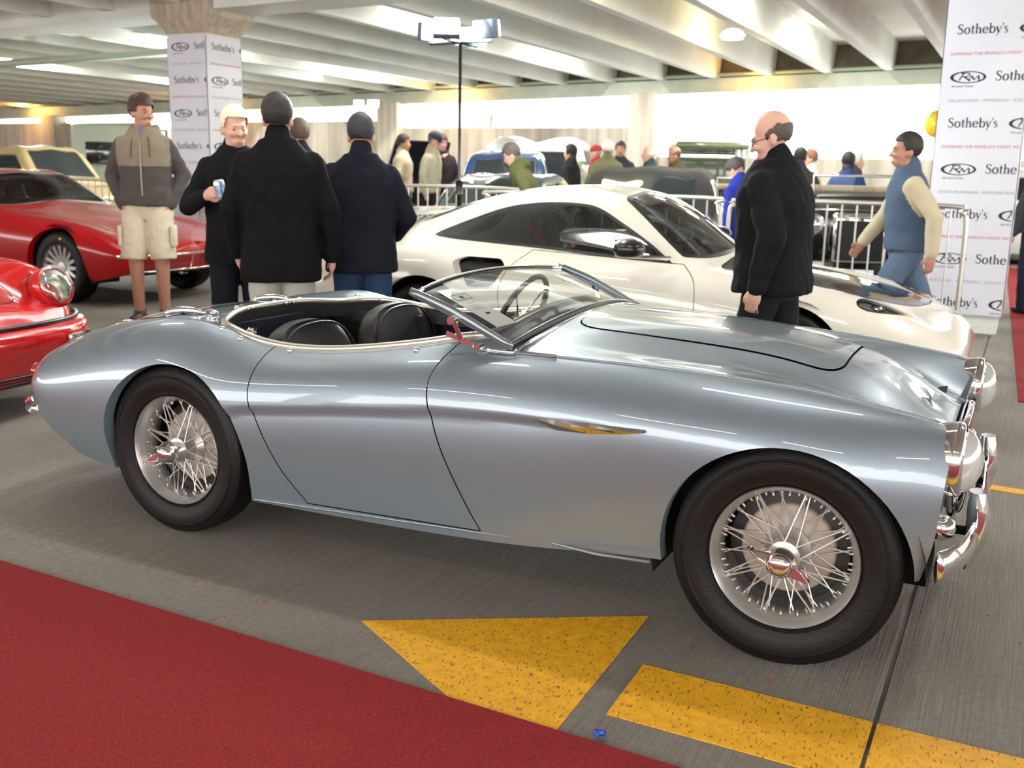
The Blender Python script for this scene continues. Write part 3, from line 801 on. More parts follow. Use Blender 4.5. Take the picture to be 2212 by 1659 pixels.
        bar(up, foot, .008); bar(hinge, foot*.55+up*.45, .008); obj('folding_arm', b, CHROME, ws, smooth=False)
        b = nb(); cyl(b, hinge+Vector((0, -s*.01, 0)), hinge+Vector((0, s*.02, 0)), .014, 16); cyl(b, foot+Vector((.02, -s*.02, -.004)), foot+Vector((.02, s*.012, -.004)), .010, 12)
        obj('clamp_nut', b, CHROME, ws, auto=40)
        b = nb(); box(b, (-.93, s*.604, topz(-.93, s*.6)+.006), (.10, .022, .012), bev=.005); tube(b, [(-1.02, s*.60, topz(-1.02, s*.6)+.008), (-.74, s*.596, topz(-.74, s*.596)+.006)], .005, 6)
        obj('post_foot', b, CHROME, ws, auto=40)
    b = nb(); rows = [[b.verts.new(p0*(1-t)+p1*t+Vector((0, 0, .012*math.sin(t*PI)))) for p0, p1 in zip(base, top)] for t in np.linspace(0, 1, 7)]
    for A, B in zip(rows, rows[1:]):
        for k in range(len(A)-1): b.faces.new((A[k], A[k+1], B[k+1], B[k]))
    obj('pane', b, GLASSM, ws)
    # far-side windscreen arm studs, mirrors, studs along the rim
    b = nb()
    for (x, y) in [(-1.78, -.612), (-1.25, -.605), (-2.02, -.60), (-2.13, -.575), (-2.27, -.50), (-2.42, -.33), (-2.48, -.1), (-2.48, .15), (-2.42, .33), (-2.27, .5), (-2.05, .6)]:
        z = topz(x, y); lathe(b, [(.011, z-.003), (.011, z+.004), (.006, z+.009), (0, z+.010)], 10, 'Z', (x, y, 0))
    obj('tonneau_stud', b, CHROME, car)
    # side screen bracket behind the door
    b = nb(); cyl(b, (-2.01, -.54, .70), (-1.955, -.575, .775), .009, 8); ellipsoid(b, (-2.025, -.535, .775), (.022, .022, .022), 12, 8); cyl(b, (-2.03, -.53, .72), (-2.02, -.53, .80), .016, 10)
    obj('sidescreen_bracket', b, CHROME, car, auto=50)
    # boot hinges and handle
    for (x, y) in ((-2.55, -.28), (-2.55, .28)):
        z = topz(x, y); b = nb(); bb = []
        for i, xx in enumerate(np.linspace(x-.16, x+.06, 8)):
            bb.append((xx, y, topz(xx, y)+.008+.010*math.sin(PI*i/7)))
        tube(b, bb, [.006, .013, .017, .017, .016, .014, .012, .006], 10); ellipsoid(b, (x+.11, y, topz(x+.11, y)+.008), (.016, .02, .011), 10, 6)
        obj('boot_hinge', b, CHROME, car)
    b = nb(); lathe(b, [(.0, .018), (.03, .014), (.034, .0)], 20, 'Z', (-2.9, -.32, topz(-2.9, -.32))); obj('fuel_cap', b, CHROME, car)
    # tail lamps
    for s in (-1, 1):
        b = nb(); y = s*.57; h = tree.ray_cast(Vector((-4, y, .52)), Vector((1, 0, 0))); p = h[0]
        lathe(b, [(.038, p.x+.02), (.038, p.x-.02), (.030, p.x-.035), (0, p.x-.04)], 16, 'X', (0, y, .52)); obj('tail_lamp', b, mat('red_lens', (.35, .01, .01), .15, coat=1), car)
    # side flash / vent
    b = nb(); y0 = lambda x, z: sidey(x, z)-.004
    up = [(-.735, .660), (-.66, .661), (-.55, .664), (-.45, .666), (-.378, .668)]; lo = [(-.735, .656), (-.66, .628), (-.55, .632), (-.45, .645), (-.378, .658)]
    A = [b.verts.new((x, y0(x, z), z)) for x, z in up]; M2 = [b.verts.new((x, y0(x, z)-.012, z)) for x, z in [((u[0]+l[0])/2, (u[1]*.6+l[1]*.4)) for u, l in zip(up, lo)]]; B = [b.verts.new((x, y0(x, z), z)) for x, z in lo]
    for P, Q in ((A, M2), (M2, B)):
        for k in range(4): b.faces.new((P[k], Q[k], Q[k+1], P[k+1]))
    bmesh.ops.recalc_face_normals(b, faces=b.faces[:]); obj('wing_flash', b, CHROME, car, smooth=False, label='chrome side flash on the front wing')
    # sill strip
    for s in (-1, 1):
        b = nb(); tube(b, [(x, s*(abs(sidey(x, .24))-.004), np.interp(x, [-1.88, -.35], [.20, .262])) for x in np.linspace(-1.87, -.35, 10)], .005, 6); obj('sill_edge', b, PAINT, car)
    # ---- front end: headlamps, grille, side lamps, bumper
    for s in (-1, 1):
        h = bpy.data.objects.new('headlamp', None); link(h, car); c = Vector((.425, s*.578, .652))
        b = nb(); lathe(b, [(.094, -.03), (.100, -.005), (.103, .012), (.101, .026), (.092, .036), (.087, .033)], 32, 'X', c); obj('headlamp_rim', b, CHROME, h)
        b = nb(); lathe(b, [(.088, .032), (.081, .050), (.06, .068), (.03, .080), (0, .084)], 28, 'X', c); obj('headlamp_lens', b, mat('headlamp_glass', (.75, .78, .78), .05, .6, coat=1), h)
        b = nb(); c2 = Vector((.425, s*.575, .455)); lathe(b, [(.03, -.04), (.036, .0), (.034, .012), (.022, .028), (0, .034)], 20, 'X', c2); obj('side_lamp', b, CHROME, car)
    gc = bpy.data.objects.new('grille', None); link(gc, car)
    out = smooth_pts([(-.33, .60), (-.34, .50), (-.27, .40), (0, .36), (.27, .40), (.34, .50), (.33, .60), (.2, .655), (0, .668), (-.2, .655)], 5, True)
    def gx(y, z): return .44-.02*(abs(y)/.34)**2
    b = nb(); tube(b, [(gx(y, z)+.005, y, z) for y, z in out], .013, 8, closed=True); obj('grille_surround', b, CHROME, gc)
    b = nb(); loop(b, [(gx(y, z)+.002, y, z) for y, z in out]); obj('grille_back', b, DARK, gc, smooth=False)
    b = nb(); cyl(b, (0, 0, -.14), (0, 0, .14), .004, 6); bar = bpy.data.meshes.new('grille_bar'); b.to_mesh(bar); b.free(); bar.materials.append(CHROME)
    for i in range(27):
        y = -.31+i*.0238; o = link(bpy.data.objects.new('grille_bar', bar), gc); o.location = (gx(y, 0)+.008, y, .515); o.scale = (1, 1, .95-.9*abs(y)**2*3.2)
    b = nb(); h = topz(.30, 0); prism(b, [(.33, -.05, h-.01), (.35, 0, h-.014), (.33, .05, h-.01), (.31, 0, h+.004)], (0, 0, .01)); obj('bonnet_badge', b, CHROME, car, smooth=False)
    b = nb()
    pts = [(.425, -.70, .382), (.452, -.655, .384), (.48, -.56, .386), (.495, -.4, .386), (.505, 0, .388)]; pts = smooth_pts(pts+[(x, -y, z) for x, y, z in pts[::-1][1:]], 6)
    rings = []
    for i, p in enumerate(pts):
        p = Vector(p); t = (Vector(pts[min(i+1, len(pts)-1)])-Vector(pts[max(i-1, 0)])).normalized(); n2 = t.cross(Vector((0, 0, 1))).normalized()
        rings.append([b.verts.new(p+n2*(.022*math.cos(q)**2*(1 if math.cos(q) > 0 else -.35))+Vector((0, 0, .046*math.sin(q)))) for q in np.linspace(0, 2*PI, 14, endpoint=False)])
    for A, B in zip(rings, rings[1:]):
        for i in range(14): b.faces.new((A[i], A[(i+1) % 14], B[(i+1) % 14], B[i]))
    b.faces.new(rings[0][::-1]); b.faces.new(rings[-1]); bmesh.ops.recalc_face_normals(b, faces=b.faces[:])
    fb = obj('front_bumper', b, CHROME, car)
    def overrider(s, x0, sg, z0, z1, par):
        b = nb(); rings = []
        for t in np.linspace(0, 1, 11):
            z = z0+(z1-z0)*t; dx = .030+.028*math.sin(t*PI)+.02*t; w = .032+.012*math.sin(t*PI*.9)
            rings.append([b.verts.new((x0+sg*(dx*(.5+.5*math.cos(q))), s+w*math.sin(q), z)) for q in np.linspace(0, 2*PI, 14, endpoint=False)])
        for A, B in zip(rings, rings[1:]):
            for i in range(14): b.faces.new((A[i], A[(i+1) % 14], B[(i+1) % 14], B[i]))
        b.faces.new(rings[0][::-1]); b.faces.new(rings[-1]); bmesh.ops.recalc_face_normals(b, faces=b.faces[:]); obj('overrider', b, CHROME, par, auto=60)
    for s in (-.37, .37): overrider(s, .475, 1, .285, .515, fb)
    b = nb(); cyl(b, (.2, -.3, .36), (.5, -.3, .37), .014); cyl(b, (.2, .3, .36), (.5, .3, .37), .014); obj('bumper_iron', b, BLACKPL, car)
    b = nb(); pts = smooth_pts([(-3.06, -.70, .40), (-3.16, -.62, .395), (-3.23, -.42, .39), (-3.275, 0, .39), (-3.23, .42, .39), (-3.16, .62, .395), (-3.06, .70, .40)], 6); tube(b, pts, .026, 10); rb = obj('rear_bumper', b, CHROME, car)
    for s in (-.5, .5): overrider(s, -3.215, -1, .33, .47, rb)
    # under-structure
    b = nb(); box(b, (-1.1, 0, .40), (1.40, 1.24, .24)); box(b, (-1.3, 0, .36), (3.3, .80, .22)); box(b, (-2.75, 0, .42), (.5, 1.2, .3)); box(b, (0, 0, .52), (.7, .9, .3)); box(b, (.25, 0, .50), (.12, 1.1, .2))
    obj('chassis', b, DARK, car, smooth=False)
    for cx in (.02, -2.24):
        for s in (-1, 1):
            b = nb(); pts = [(cx+.385*math.cos(a), .312+.385*math.sin(a)) for a in np.linspace(-.25, PI+.25, 24)]
            A = [b.verts.new((x, s*.705, z)) for x, z in pts]; B = [b.verts.new((x, s*.42, z)) for x, z in pts]
            for k in range(len(A)-1): b.faces.new((A[k], A[k+1], B[k+1], B[k]))
            b.faces.new(B[::-1]); obj('wheel_well', b, DARK, car)
    wire_wheel(car, 'front_wheel', (0.02, -.622, .325), -1, math.radians(3), ears=.42)
    wire_wheel(car, 'rear_wheel', (-2.266, -.644, .325), -1, 0, ears=-.42)
    wire_wheel(car, 'front_wheel', (0.02, .622, .325), 1, math.radians(3), spokes=False)
    wire_wheel(car, 'rear_wheel', (-2.266, .644, .325), 1, 0, spokes=False)
    return car
healey()
# ================================================================== closed cars
def road_wheel(root, name, loc, side, R=.33, rim=.24, w=.22, m=RIMSILVER, spokes=10, steer=0., n=40, wire=False):
    e = bpy.data.objects.new(name, None); link(e, root); e.location = loc; e.rotation_euler = (0, 0, steer+(0 if side < 0 else PI))
    h = w/2
    bm = nb(); lathe(bm, [(rim-.005, h*.5), (rim, h*.9), (rim+.03, h), (R-.03, h*.98), (R-.008, h*.85), (R, h*.6), (R, -h*.6), (R-.008, -h*.85), (R-.03, -h*.98), (rim+.03, -h), (rim, -h*.9), (rim-.005, -h*.5)], n); obj('tyre', bm, RUBBER, e, auto=50)
    bm = nb(); lathe(bm, [(rim-.03, h*.5), (rim-.012, -h*.75), (rim+.004, -h*.93), (rim-.004, -h*.6), (rim-.02, h*.5)], n); obj('rim', bm, m, e, auto=50)
    bm = nb(); lathe(bm, [(0, -h*.72), (.05, -h*.7), (.06, -h*.5), (.05, 0), (0, 0)], 20); obj('hub', bm, m, e, auto=50)
    bm = nb(); lathe(bm, [(0, h*.1), (rim-.06, h*.1), (rim-.06, h*.3), (0, h*.3)], 28); obj('brake_disc', bm, mat('disc_steel', (.25, .25, .25), .4, .8), e, auto=50)
    if spokes:
        bm = nb(); prism(bm, [(.04, -h*.62, -.022), (rim-.008, -h*.8, -.014), (rim-.008, -h*.8, .014), (.04, -h*.62, .022)], (0, .025, 0)); sm = bpy.data.meshes.new('wheel_spoke'); bm.to_mesh(sm); bm.free(); sm.materials.append(m)
        for k in range(spokes):
            o = link(bpy.data.objects.new('wheel_spoke', sm), e); o.rotation_euler = (0, 2*PI*k/spokes, 0)
    return e
def glaze(bm, car, poly, ax, cond, name, gm, frame=.02, fm=None):
    knife(bm, poly, ax, cond); ins = inset(poly, frame) if frame else poly
    if frame: knife(bm, ins, ax, cond)
    I = (0, 2) if ax == 'y' else (0, 1); ring, inner = [], []
    for f in bm.faces:
        c = f.calc_center_median()
        if cond(c) and inpoly((c[I[0]], c[I[1]]), poly): (inner if inpoly((c[I[0]], c[I[1]]), ins) else ring).append(f)
    if ring: obj(name+'_surround', take(bm, ring), fm or BLACKPL, car)
    if inner: obj(name, take(bm, [f for f in inner if f.is_valid]), gm, car)
def cut_arches(bm, specs, zmax=.85, lipw=.06):
    for cx, cz, r in specs:
        a = [(cx+r*math.cos(t), cz+r*math.sin(t)) for t in np.linspace(0, PI, 27)]+[(cx-r*.99, -.1), (cx+r*.99, -.1)]
        fs = knife(bm, a, 'y', lambda c: abs(c.y) > .35 and c.z < zmax); bmesh.ops.delete(bm, geom=fs, context='FACES')
        for s in (-1, 1): lip(bm, border(bm, a, 'y', lambda c, s=s: c.y*s > .35), (0, -s*lipw, 0))
def wells(car, specs, yo, yi):
    for cx, cz, r in specs:
        for s in (-1, 1):
            b = nb(); pts = [(cx+(r+.03)*math.cos(a), cz+(r+.03)*math.sin(a)) for a in np.linspace(-.3, PI+.3, 18)]
            A = [b.verts.new((x, s*yo, z)) for x, z in pts]; B = [b.verts.new((x, s*yi, z)) for x, z in pts]
            for k in range(len(A)-1): b.faces.new((A[k], A[k+1], B[k+1], B[k]))
            b.faces.new(B[::-1]); obj('wheel_well', b, DARK, car)
def bucket(car, x, y, z, m, h=.62, lean=-.25):
    b = nb(); out = smooth_pts([(-.25, 0), (-.27, .25), (-.24, .42), (-.13, .56), (-.11, .70), (0, .73), (.11, .70), (.13, .56), (.24, .42), (.27, .25), (.25, 0)], 4); R = []
    for off, sc in ((0, .9), (.02, 1), (.09, 1.), (.11, .9), (.08, .5)): R.append([b.verts.new((off, p*sc, .02+(q-.02)*(sc if q > .1 else 1))) for p, q in out])
    for A, B in zip(R, R[1:]):
        for k in range(len(A)-1): b.faces.new((A[k], A[k+1], B[k+1], B[k]))
    b.faces.new(R[0][::-1]); b.faces.new(R[-1]); bmesh.ops.recalc_face_normals(b, faces=b.faces[:])
    for v in b.verts: v.co = Matrix.Rotation(lean, 3, 'Y') @ (v.co*h/.62)+Vector((x, y, z))
    obj('seat_back', b, m, car, auto=70)
    b = nb(); box(b, (x+.27, y, z+.02), (.5, .48, .14), bev=.05); obj('seat_cushion', b, m, car, auto=60)
X_ = lambda x, *yz: [(x, y, z) for y, z in yz]

# ---------------------------------------------------------------- white coupe
def white_coupe():
    WP = mat('white_paint', (.68, .645, .56), .22, 0, coat=1., coat_r=.03)
    car = thing('sports_coupe', 'white rear-engined sports coupe with a gloss black bonnet and side intakes', 'car', (-1.17, 6.60, 0))
    grid = [
     [(.86, 0, .14), (.92, 0, .26), (.945, 0, .38), (.94, 0, .47), (.925, 0, .53), (.89, 0, .575), (.85, 0, .605), (.79, 0, .635)],
     [(.72, .56, .13), (.82, .60, .26), (.845, .62, .39), (.84, .61, .48), (.79, .56, .56), (.75, .44, .60), (.72, .25, .645), (.69, 0, .67)],
     [(.50, .75, .14), (.56, .79, .28), (.58, .805, .43), (.56, .78, .56), (.52, .67, .675), (.48, .5, .69), (.46, .28, .72), (.44, 0, .735)],
     X_(0, (.80, .16), (.845, .32), (.858, .50), (.815, .68), (.675, .785), (.50, .775), (.28, .80), (0, .815)),
     X_(-.42, (.80, .17), (.852, .34), (.868, .56), (.83, .73), (.72, .82), (.55, .84), (.30, .865), (0, .885)),
     X_(-.72, (.80, .18), (.852, .35), (.870, .59), (.835, .76), (.74, .86), (.635, .965), (.35, 1.03), (0, 1.05)),
     X_(-1.08, (.80, .18), (.852, .35), (.872, .60), (.840, .78), (.745, .885), (.585, 1.165), (.34, 1.245), (0, 1.27)),
     X_(-1.5, (.80, .18), (.852, .35), (.874, .61), (.842, .79), (.745, .90), (.560, 1.215), (.32, 1.295), (0, 1.318)),
     X_(-1.95, (.81, .18), (.865, .35), (.89, .62), (.86, .80), (.75, .92), (.555, 1.185), (.31, 1.262), (0, 1.285)),
     X_(-2.36, (.86, .20), (.905, .36), (.925, .62), (.89, .82), (.76, .93), (.55, 1.08), (.30, 1.165), (0, 1.188)),
     X_(-2.75, (.85, .22), (.90, .38), (.918, .62), (.88, .81), (.75, .905), (.54, .98), (.29, 1.045), (0, 1.062)),
     X_(-3.1, (.78, .24), (.85, .38), (.87, .60), (.83, .76), (.72, .845), (.52, .90), (.28, .93), (0, .94)),
     [(-3.30, .64, .26), (-3.36, .73, .38), (-3.38, .755, .55), (-3.37, .72, .69), (-3.35, .62, .76), (-3.33, .45, .80), (-3.32, .25, .82), (-3.31, 0, .825)],
     [(-3.38, 0, .28), (-3.45, 0, .38), (-3.47, 0, .52), (-3.465, 0, .62), (-3.45, 0, .67), (-3.44, 0, .71), (-3.43, 0, .735), (-3.41, 0, .755)],
    ]
    D = loft_grid(grid, 150, 66); bm = grid_bm(D); tree = BVHTree.FromBMesh(bm)
    ar = [(0, .335, .355), (-2.36, .345, .375)]; cut_arches(bm, ar)
    up = lambda s: (lambda c: c.y*s > .3 and c.z > .8)
    sw = smooth_pts([(-.70, .872), (-.87, .99), (-1.07, 1.10), (-1.25, 1.185), (-1.42, 1.208), (-1.66, 1.203), (-1.90, 1.165), (-2.17, 1.07), (-2.36, .985), (-2.33, .965)], 4)+smooth_pts([(-2.18, .952), (-1.94, .94), (-1.58, .922), (-1.10, .89)], 3)
    for s in (-1, 1): glaze(bm, car, sw, 'y', up(s), 'side_window', TINT, .018)
    wsh = smooth_pts([(-.50, 0), (-.51, .3), (-.56, .52), (-.64, .655), (-.72, .65), (-.90, .59), (-1.05, .52), (-1.11, .46), (-1.125, .3), (-1.13, 0)], 4); wsp = wsh+[(x, -y) for x, y in wsh[::-1][1:-1]]
    glaze(bm, car, wsp, 'z', lambda c: c.z > .82, 'windscreen', TINT, .03)
    rw = rounded([(-2.05, -.44), (-2.05, .44), (-2.62, .48), (-2.62, -.48)], .08); glaze(bm, car, rw, 'z', lambda c: c.z > .95, 'rear_window', TINT2, .015)
    hd = smooth_pts([(-.47, 0), (-.47, .35), (-.44, .56), (-.2, .575), (.15, .52), (.45, .42), (.62, .30), (.685, .12), (.69, 0)], 4); hd = hd+[(x, -y) for x, y in hd[::-1][1:-1]]
    pan, seam = panel_cut(bm, hd, 'z', lambda c: c.z > .55, .006); obj('bonnet', pan, mat('gloss_black_bonnet', (.012, .012, .012), .10, 0, coat=1), car, label='gloss black bonnet'); obj('bonnet_gap', seam, DARK, car)
    dp = smooth_pts([(-.64, .875), (-.545, .78), (-.52, .64), (-.53, .42), (-.58, .26)], 4)+smooth_pts([(-1.62, .26), (-1.74, .42), (-1.80, .62), (-1.74, .80), (-1.62, .915)], 4)
    for s in (-1, 1):
        pan, seam = panel_cut(bm, dp, 'y', lambda c, s=s: c.y*s > .5, .004); obj('door', pan, WP, car); obj('door_gap', seam, DARK, car)
    ik = rounded([(-2.14, .825), (-2.06, .855), (-1.81, .85), (-1.76, .80), (-1.84, .675), (-2.05, .66)], .03)
    for s in (-1, 1):
        fs = knife(bm, ik, 'y', lambda c, s=s: c.y*s > .5); b = take(bm, fs); lip(bm, border(bm, ik, 'y', lambda c, s=s: c.y*s > .5), (.02, -s*.05, 0)); shift_n(b, -.045); obj('side_intake', b, BLACKPL, car)
    # head lamps
    hl = smooth_pts([(.34, .70), (.40, .745), (.50, .72), (.60, .65), (.665, .575), (.655, .55), (.56, .575), (.44, .63), (.36, .68)], 4, True)
    for s in (-1, 1):
        ell = [(.50+.17*math.cos(a)*math.cos(-.62*s)-.075*math.sin(a)*math.sin(-.62*s), s*.615+.17*math.cos(a)*math.sin(-.62*s)+.075*math.sin(a)*math.cos(-.62*s)) for a in np.linspace(0, 2*PI, 28, endpoint=False)]
        knife(bm, ell, 'z', lambda c, s=s: c.y*s > .3 and c.z > .45); el2 = inset(ell, .012); fs = knife(bm, el2, 'z', lambda c, s=s: c.y*s > .3 and c.z > .45)
        lens = take(bm, fs); bowl = lens.copy(); lo = obj('headlamp', lens, glass('lamp_cover', (.95, .97, .97), .05), car); shift_n(bowl, -.022); obj('headlamp_bowl', bowl, mat('lamp_bowl', (.55, .56, .56), .28, .6), lo)
        h = tree.ray_cast(Vector((.50, s*.625, 2)), Vector((0, 0, -1)))[0]
        b = nb(); ellipsoid(b, h+Vector((-.04, s*.0, -.022)), (.05, .05, .032), 16, 10); obj('projector', b, CHROME, lo)
        b = nb(); ellipsoid(b, (.60, s*.585, tree.ray_cast(Vector((.60, s*.585, 2)), Vector((0, 0, -1)))[0].z-.015), (.04, .03, .016), 12, 8); obj('indicator', b, mat('amber_lens', (.9, .35, .02), .2, coat=1), lo)
        ring = [f for f in bm.faces if inpoly((f.calc_center_median().x, f.calc_center_median().y), ell) and f.calc_center_median().z > .45]
        if ring: obj('headlamp_seal', take(bm, ring), BLACKPL, lo)
    obj('body', bm, WP, car)
    # nose slots, mouth
    for s in (-1, 1):
        b = drape(rounded([(s*.12, .30), (s*.52, .31), (s*.50, .20), (s*.14, .18)], .03), tree, ('x', 1), 8, .004); obj('air_intake', b, BLACKPL, car)
        b = drape(rounded([(.70, s*.10), (.73, s*.10), (.71, s*.26), (.68, s*.26)], .01), tree, ('z', 1), 5, .003); obj('nose_slot', b, BLACKPL, car)
    # mirrors
    for s in (-1, 1):
        b = nb(); ellipsoid(b, (-.90, s*.965, .965), (.10, .10, .065), 18, 12, Matrix.Rotation(s*.2, 3, 'Z'))
        for v in b.verts: v.co.z = max(v.co.z, .92); v.co.x = max(v.co.x, -.965)
        mr = obj('door_mirror', b, mat('carbon_mirror', (.012, .010, .009), .3, coat=.4), car, auto=50)
        b = nb(); prism(b, [(-1.0, s*.87, .905), (-.72, s*.78, .895), (-.70, s*.78, .91), (-.98, s*.99, .923)], (0, 0, .012)); obj('mirror_foot', b, ALU, mr, smooth=False)
    # tail spoiler
    b = nb(); P = [(-2.95, -.70), (-2.80, -.72), (-2.70, -.66), (-2.66, 0), (-2.70, .66), (-2.80, .72), (-2.95, .70), (-3.12, .55), (-3.16, 0), (-3.12, -.55)]
    prism(b, [(x, y, 1.085) for x, y in smooth_pts(P, 4, True)], (0, 0, .03)); sp = obj('rear_wing', b, WP, car, auto=40)
    for s in (-.38, .38): b = nb(); prism(b, [(-3.08, s-.02, .88), (-2.74, s-.02, .98), (-2.80, s-.02, 1.09), (-3.0, s-.02, 1.09)], (0, .04, 0)); obj('wing_strut', b, WP, sp, smooth=False)
    # cabin
    IN = mat('cabin_black', (.012, .012, .013), .7); RED = mat('seat_belt_red', (.35, .01, .015), .6)
    b = nb(); box(b, (-1.4, 0, .30), (2.2, 1.40, .04)); box(b, (-.62, 0, .66), (.30, 1.34, .34), bev=.06); box(b, (-2.3, 0, .62), (.5, 1.2, .5), bev=.06); box(b, (-1.3, 0, .40), (1.4, .22, .2))
    obj('cabin_tub', b, IN, car, smooth=False)
    bucket(car, -1.62, -.36, .40, mat('seat_grey', (.035, .035, .04), .5)); bucket(car, -1.62, .36, .40, mat('seat_grey', (.03, .03, .035), .5))
    b = nb(); prism(b, [(-1.80, -.50, 1.06), (-1.74, -.50, 1.06), (-1.28, -.50, .52), (-1.34, -.50, .52)], (0, .012, 0)); obj('seat_belt', b, RED, car, smooth=False)
    b = nb(); tube(b, [Matrix.Rotation(-1.1, 3, 'Y') @ Vector((.18*math.cos(a), .18*math.sin(a), 0))+Vector((-.98, .36, .80)) for a in np.linspace(0, 2*PI, 28, endpoint=False)], .014, 8, closed=True); obj('steering_wheel', b, LEATHER, car)
    b = nb(); box(b, (-1.05, -.02, 1.185), (.03, .2, .05), bev=.012); obj('rear_view_mirror', b, BLACKPL, car, auto=40)
    b = nb(); box(b, (-1.2, 0, .20), (2.4, 1.5, .12)); box(b, (-1.2, 0, .35), (4.0, .9, .3)); obj('underbody', b, DARK, car, smooth=False)
    wells(car, ar, .80, .5)
    RM_ = mat('alloy_dark', (.06, .06, .065), .35, .6)
    for (x, R, s) in ((0, .325, -1), (-2.36, .335, -1), (0, .325, 1), (-2.36, .335, 1)):
        road_wheel(car, 'front_wheel' if x == 0 else 'rear_wheel', (x, s*(.74 if x == 0 else .765), R), s, R, .24, .26, RM_, 10)
    # auction card behind the screen
    return car, tree

# ---------------------------------------------------------------- red grand tourer
def red_gt():
    RP = mat('deep_red_paint', (.40, .003, .007), .3, 0, coat=.6, coat_r=.03, spec=.3)
    car = thing('grand_tourer', 'low red grand tourer with a wide black grille, behind the young man in shorts', 'car', (-7.97, 7.40, .12))
    grid = [
     [(.86, 0, .30), (.90, 0, .36), (.92, 0, .42), (.93, 0, .47), (.93, 0, .50), (.92, 0, .53), (.90, 0, .56), (.86, 0, .585)],
     [(.78, .76, .30), (.84, .78, .36), (.87, .79, .42), (.88, .785, .47), (.87, .76, .51), (.86, .60, .54), (.84, .3, .57), (.82, 0, .595)],
     [(.50, .82, .24), (.52, .86, .35), (.52, .875, .46), (.50, .865, .55), (.48, .80, .635), (.48, .60, .65), (.48, .3, .665), (.48, 0, .675)],
     X_(0, (.82, .20), (.875, .35), (.895, .52), (.87, .64), (.78, .735), (.58, .735), (.30, .75), (0, .765)),
     X_(-.6, (.82, .20), (.88, .35), (.90, .54), (.875, .68), (.79, .775), (.60, .80), (.30, .825), (0, .84)),
     X_(-.95, (.82, .20), (.88, .35), (.90, .55), (.88, .70), (.80, .80), (.66, .86), (.33, .90), (0, .92)),
     X_(-1.45, (.82, .20), (.88, .35), (.90, .56), (.88, .72), (.79, .83), (.60, 1.10), (.33, 1.16), (0, 1.175)),
     X_(-1.9, (.82, .20), (.88, .35), (.90, .56), (.88, .73), (.79, .84), (.59, 1.14), (.32, 1.195), (0, 1.21)),
     X_(-2.55, (.83, .22), (.88, .36), (.90, .56), (.88, .74), (.79, .84), (.58, 1.06), (.32, 1.12), (0, 1.135)),
     X_(-3.2, (.80, .26), (.85, .40), (.87, .58), (.84, .74), (.76, .82), (.56, .88), (.30, .91), (0, .92)),
     [(-3.6, .72, .32), (-3.66, .78, .42), (-3.68, .79, .55), (-3.68, .77, .68), (-3.66, .70, .74), (-3.65, .55, .76), (-3.65, .3, .77), (-3.65, 0, .775)],
     [(-3.62, 0, .34), (-3.70, 0, .43), (-3.74, 0, .54), (-3.74, 0, .62), (-3.73, 0, .66), (-3.72, 0, .69), (-3.72, 0, .71), (-3.71, 0, .72)],
    ]
    D = loft_grid(grid, 110, 48); bm = grid_bm(D); tree = BVHTree.FromBMesh(bm)
    ar = [(0, .32, .375), (-2.55, .32, .37)]; cut_arches(bm, ar)
    wsh = smooth_pts([(-.90, 0), (-.91, .4), (-.97, .66), (-1.08, .68), (-1.38, .58), (-1.46, .52), (-1.48, .3), (-1.48, 0)], 4); wsp = wsh+[(x, -y) for x, y in wsh[::-1][1:-1]]
    glaze(bm, car, wsp, 'z', lambda c: c.z > .8, 'windscreen', TINT, .025, CHROME)
    sw = rounded([(-1.12, .86), (-1.50, 1.085), (-1.95, 1.12), (-2.55, 1.05), (-2.75, .90)], .04)
    for s in (-1, 1): glaze(bm, car, sw, 'y', lambda c, s=s: c.y*s > .3 and c.z > .8, 'side_window', TINT, .015, CHROME)
    hd = rounded([(-.80, -.62), (.70, -.55), (.70, .55), (-.80, .62)], .08); pan, seam = panel_cut(bm, hd, 'z', lambda c: c.z > .5, .006); obj('bonnet', pan, RP, car); obj('bonnet_gap', seam, DARK, car)
    obj('body', bm, RP, car)
    # full-width grille
    g = bpy.data.objects.new('grille', None); link(g, car)
    def fx(y, z): h = tree.ray_cast(Vector((3, y, z)), Vector((-1, 0, 0))); return h[0].x if h[0] else .9
    b = drape(rounded([(-.76, .335), (-.76, .475), (.76, .475), (.76, .335)], .03), tree, ('x', 1), 44, .045); obj('grille_back', b, mat('grille_black', (.01, .01, .011), .4), g)
    for z, r, nm in ((.480, .013, 'upper_bumper'), (.330, .009, 'lower_trim')):
        b = nb(); tube(b, [(fx(y, z)+.05, y, z) for y in np.linspace(-.77, .77, 24)], r, 8); obj(nm, b, CHROME, g)
    for y in (-.5, -.17, .17, .5): b = nb(); tube(b, [(fx(y, .35)+.05, y, .33), (fx(y, .47)+.05, y, .478)], .007, 6); obj('grille_post', b, CHROME, g)
    for s in (-1, 1):
        b = nb(); box(b, (.88, s*.62, .385), (.04, .12, .05), bev=.01); obj('indicator', b, mat('amber_lens', (.9, .35, .02), .2, coat=1), car, auto=40)
        b = nb(); box(b, (.80, s*.85, .47), (.05, .05, .04), bev=.01); obj('bumper_corner', b, CHROME, car, auto=40)
        b = nb(); ellipsoid(b, (.1, s*.895, .60), (.02, .008, .012), 10, 6); obj('side_marker', b, mat('amber_lens', (.9, .35, .02)), car)
    b = nb(); box(b, (-1.2, 0, .25), (2.2, 1.6, .14)); box(b, (-1.4, 0, .42), (4.2, .95, .3)); obj('underbody', b, DARK, car, smooth=False)
    b = nb(); box(b, (-1.15, 0, .72), (.3, 1.3, .22), bev=.05); box(b, (-1.9, 0, .33), (1.7, 1.4, .05)); obj('cabin_tub', b, LEATHER, car, smooth=False)
    bucket(car, -2.0, -.36, .42, LEATHER, .55); bucket(car, -2.0, .36, .42, LEATHER, .55)
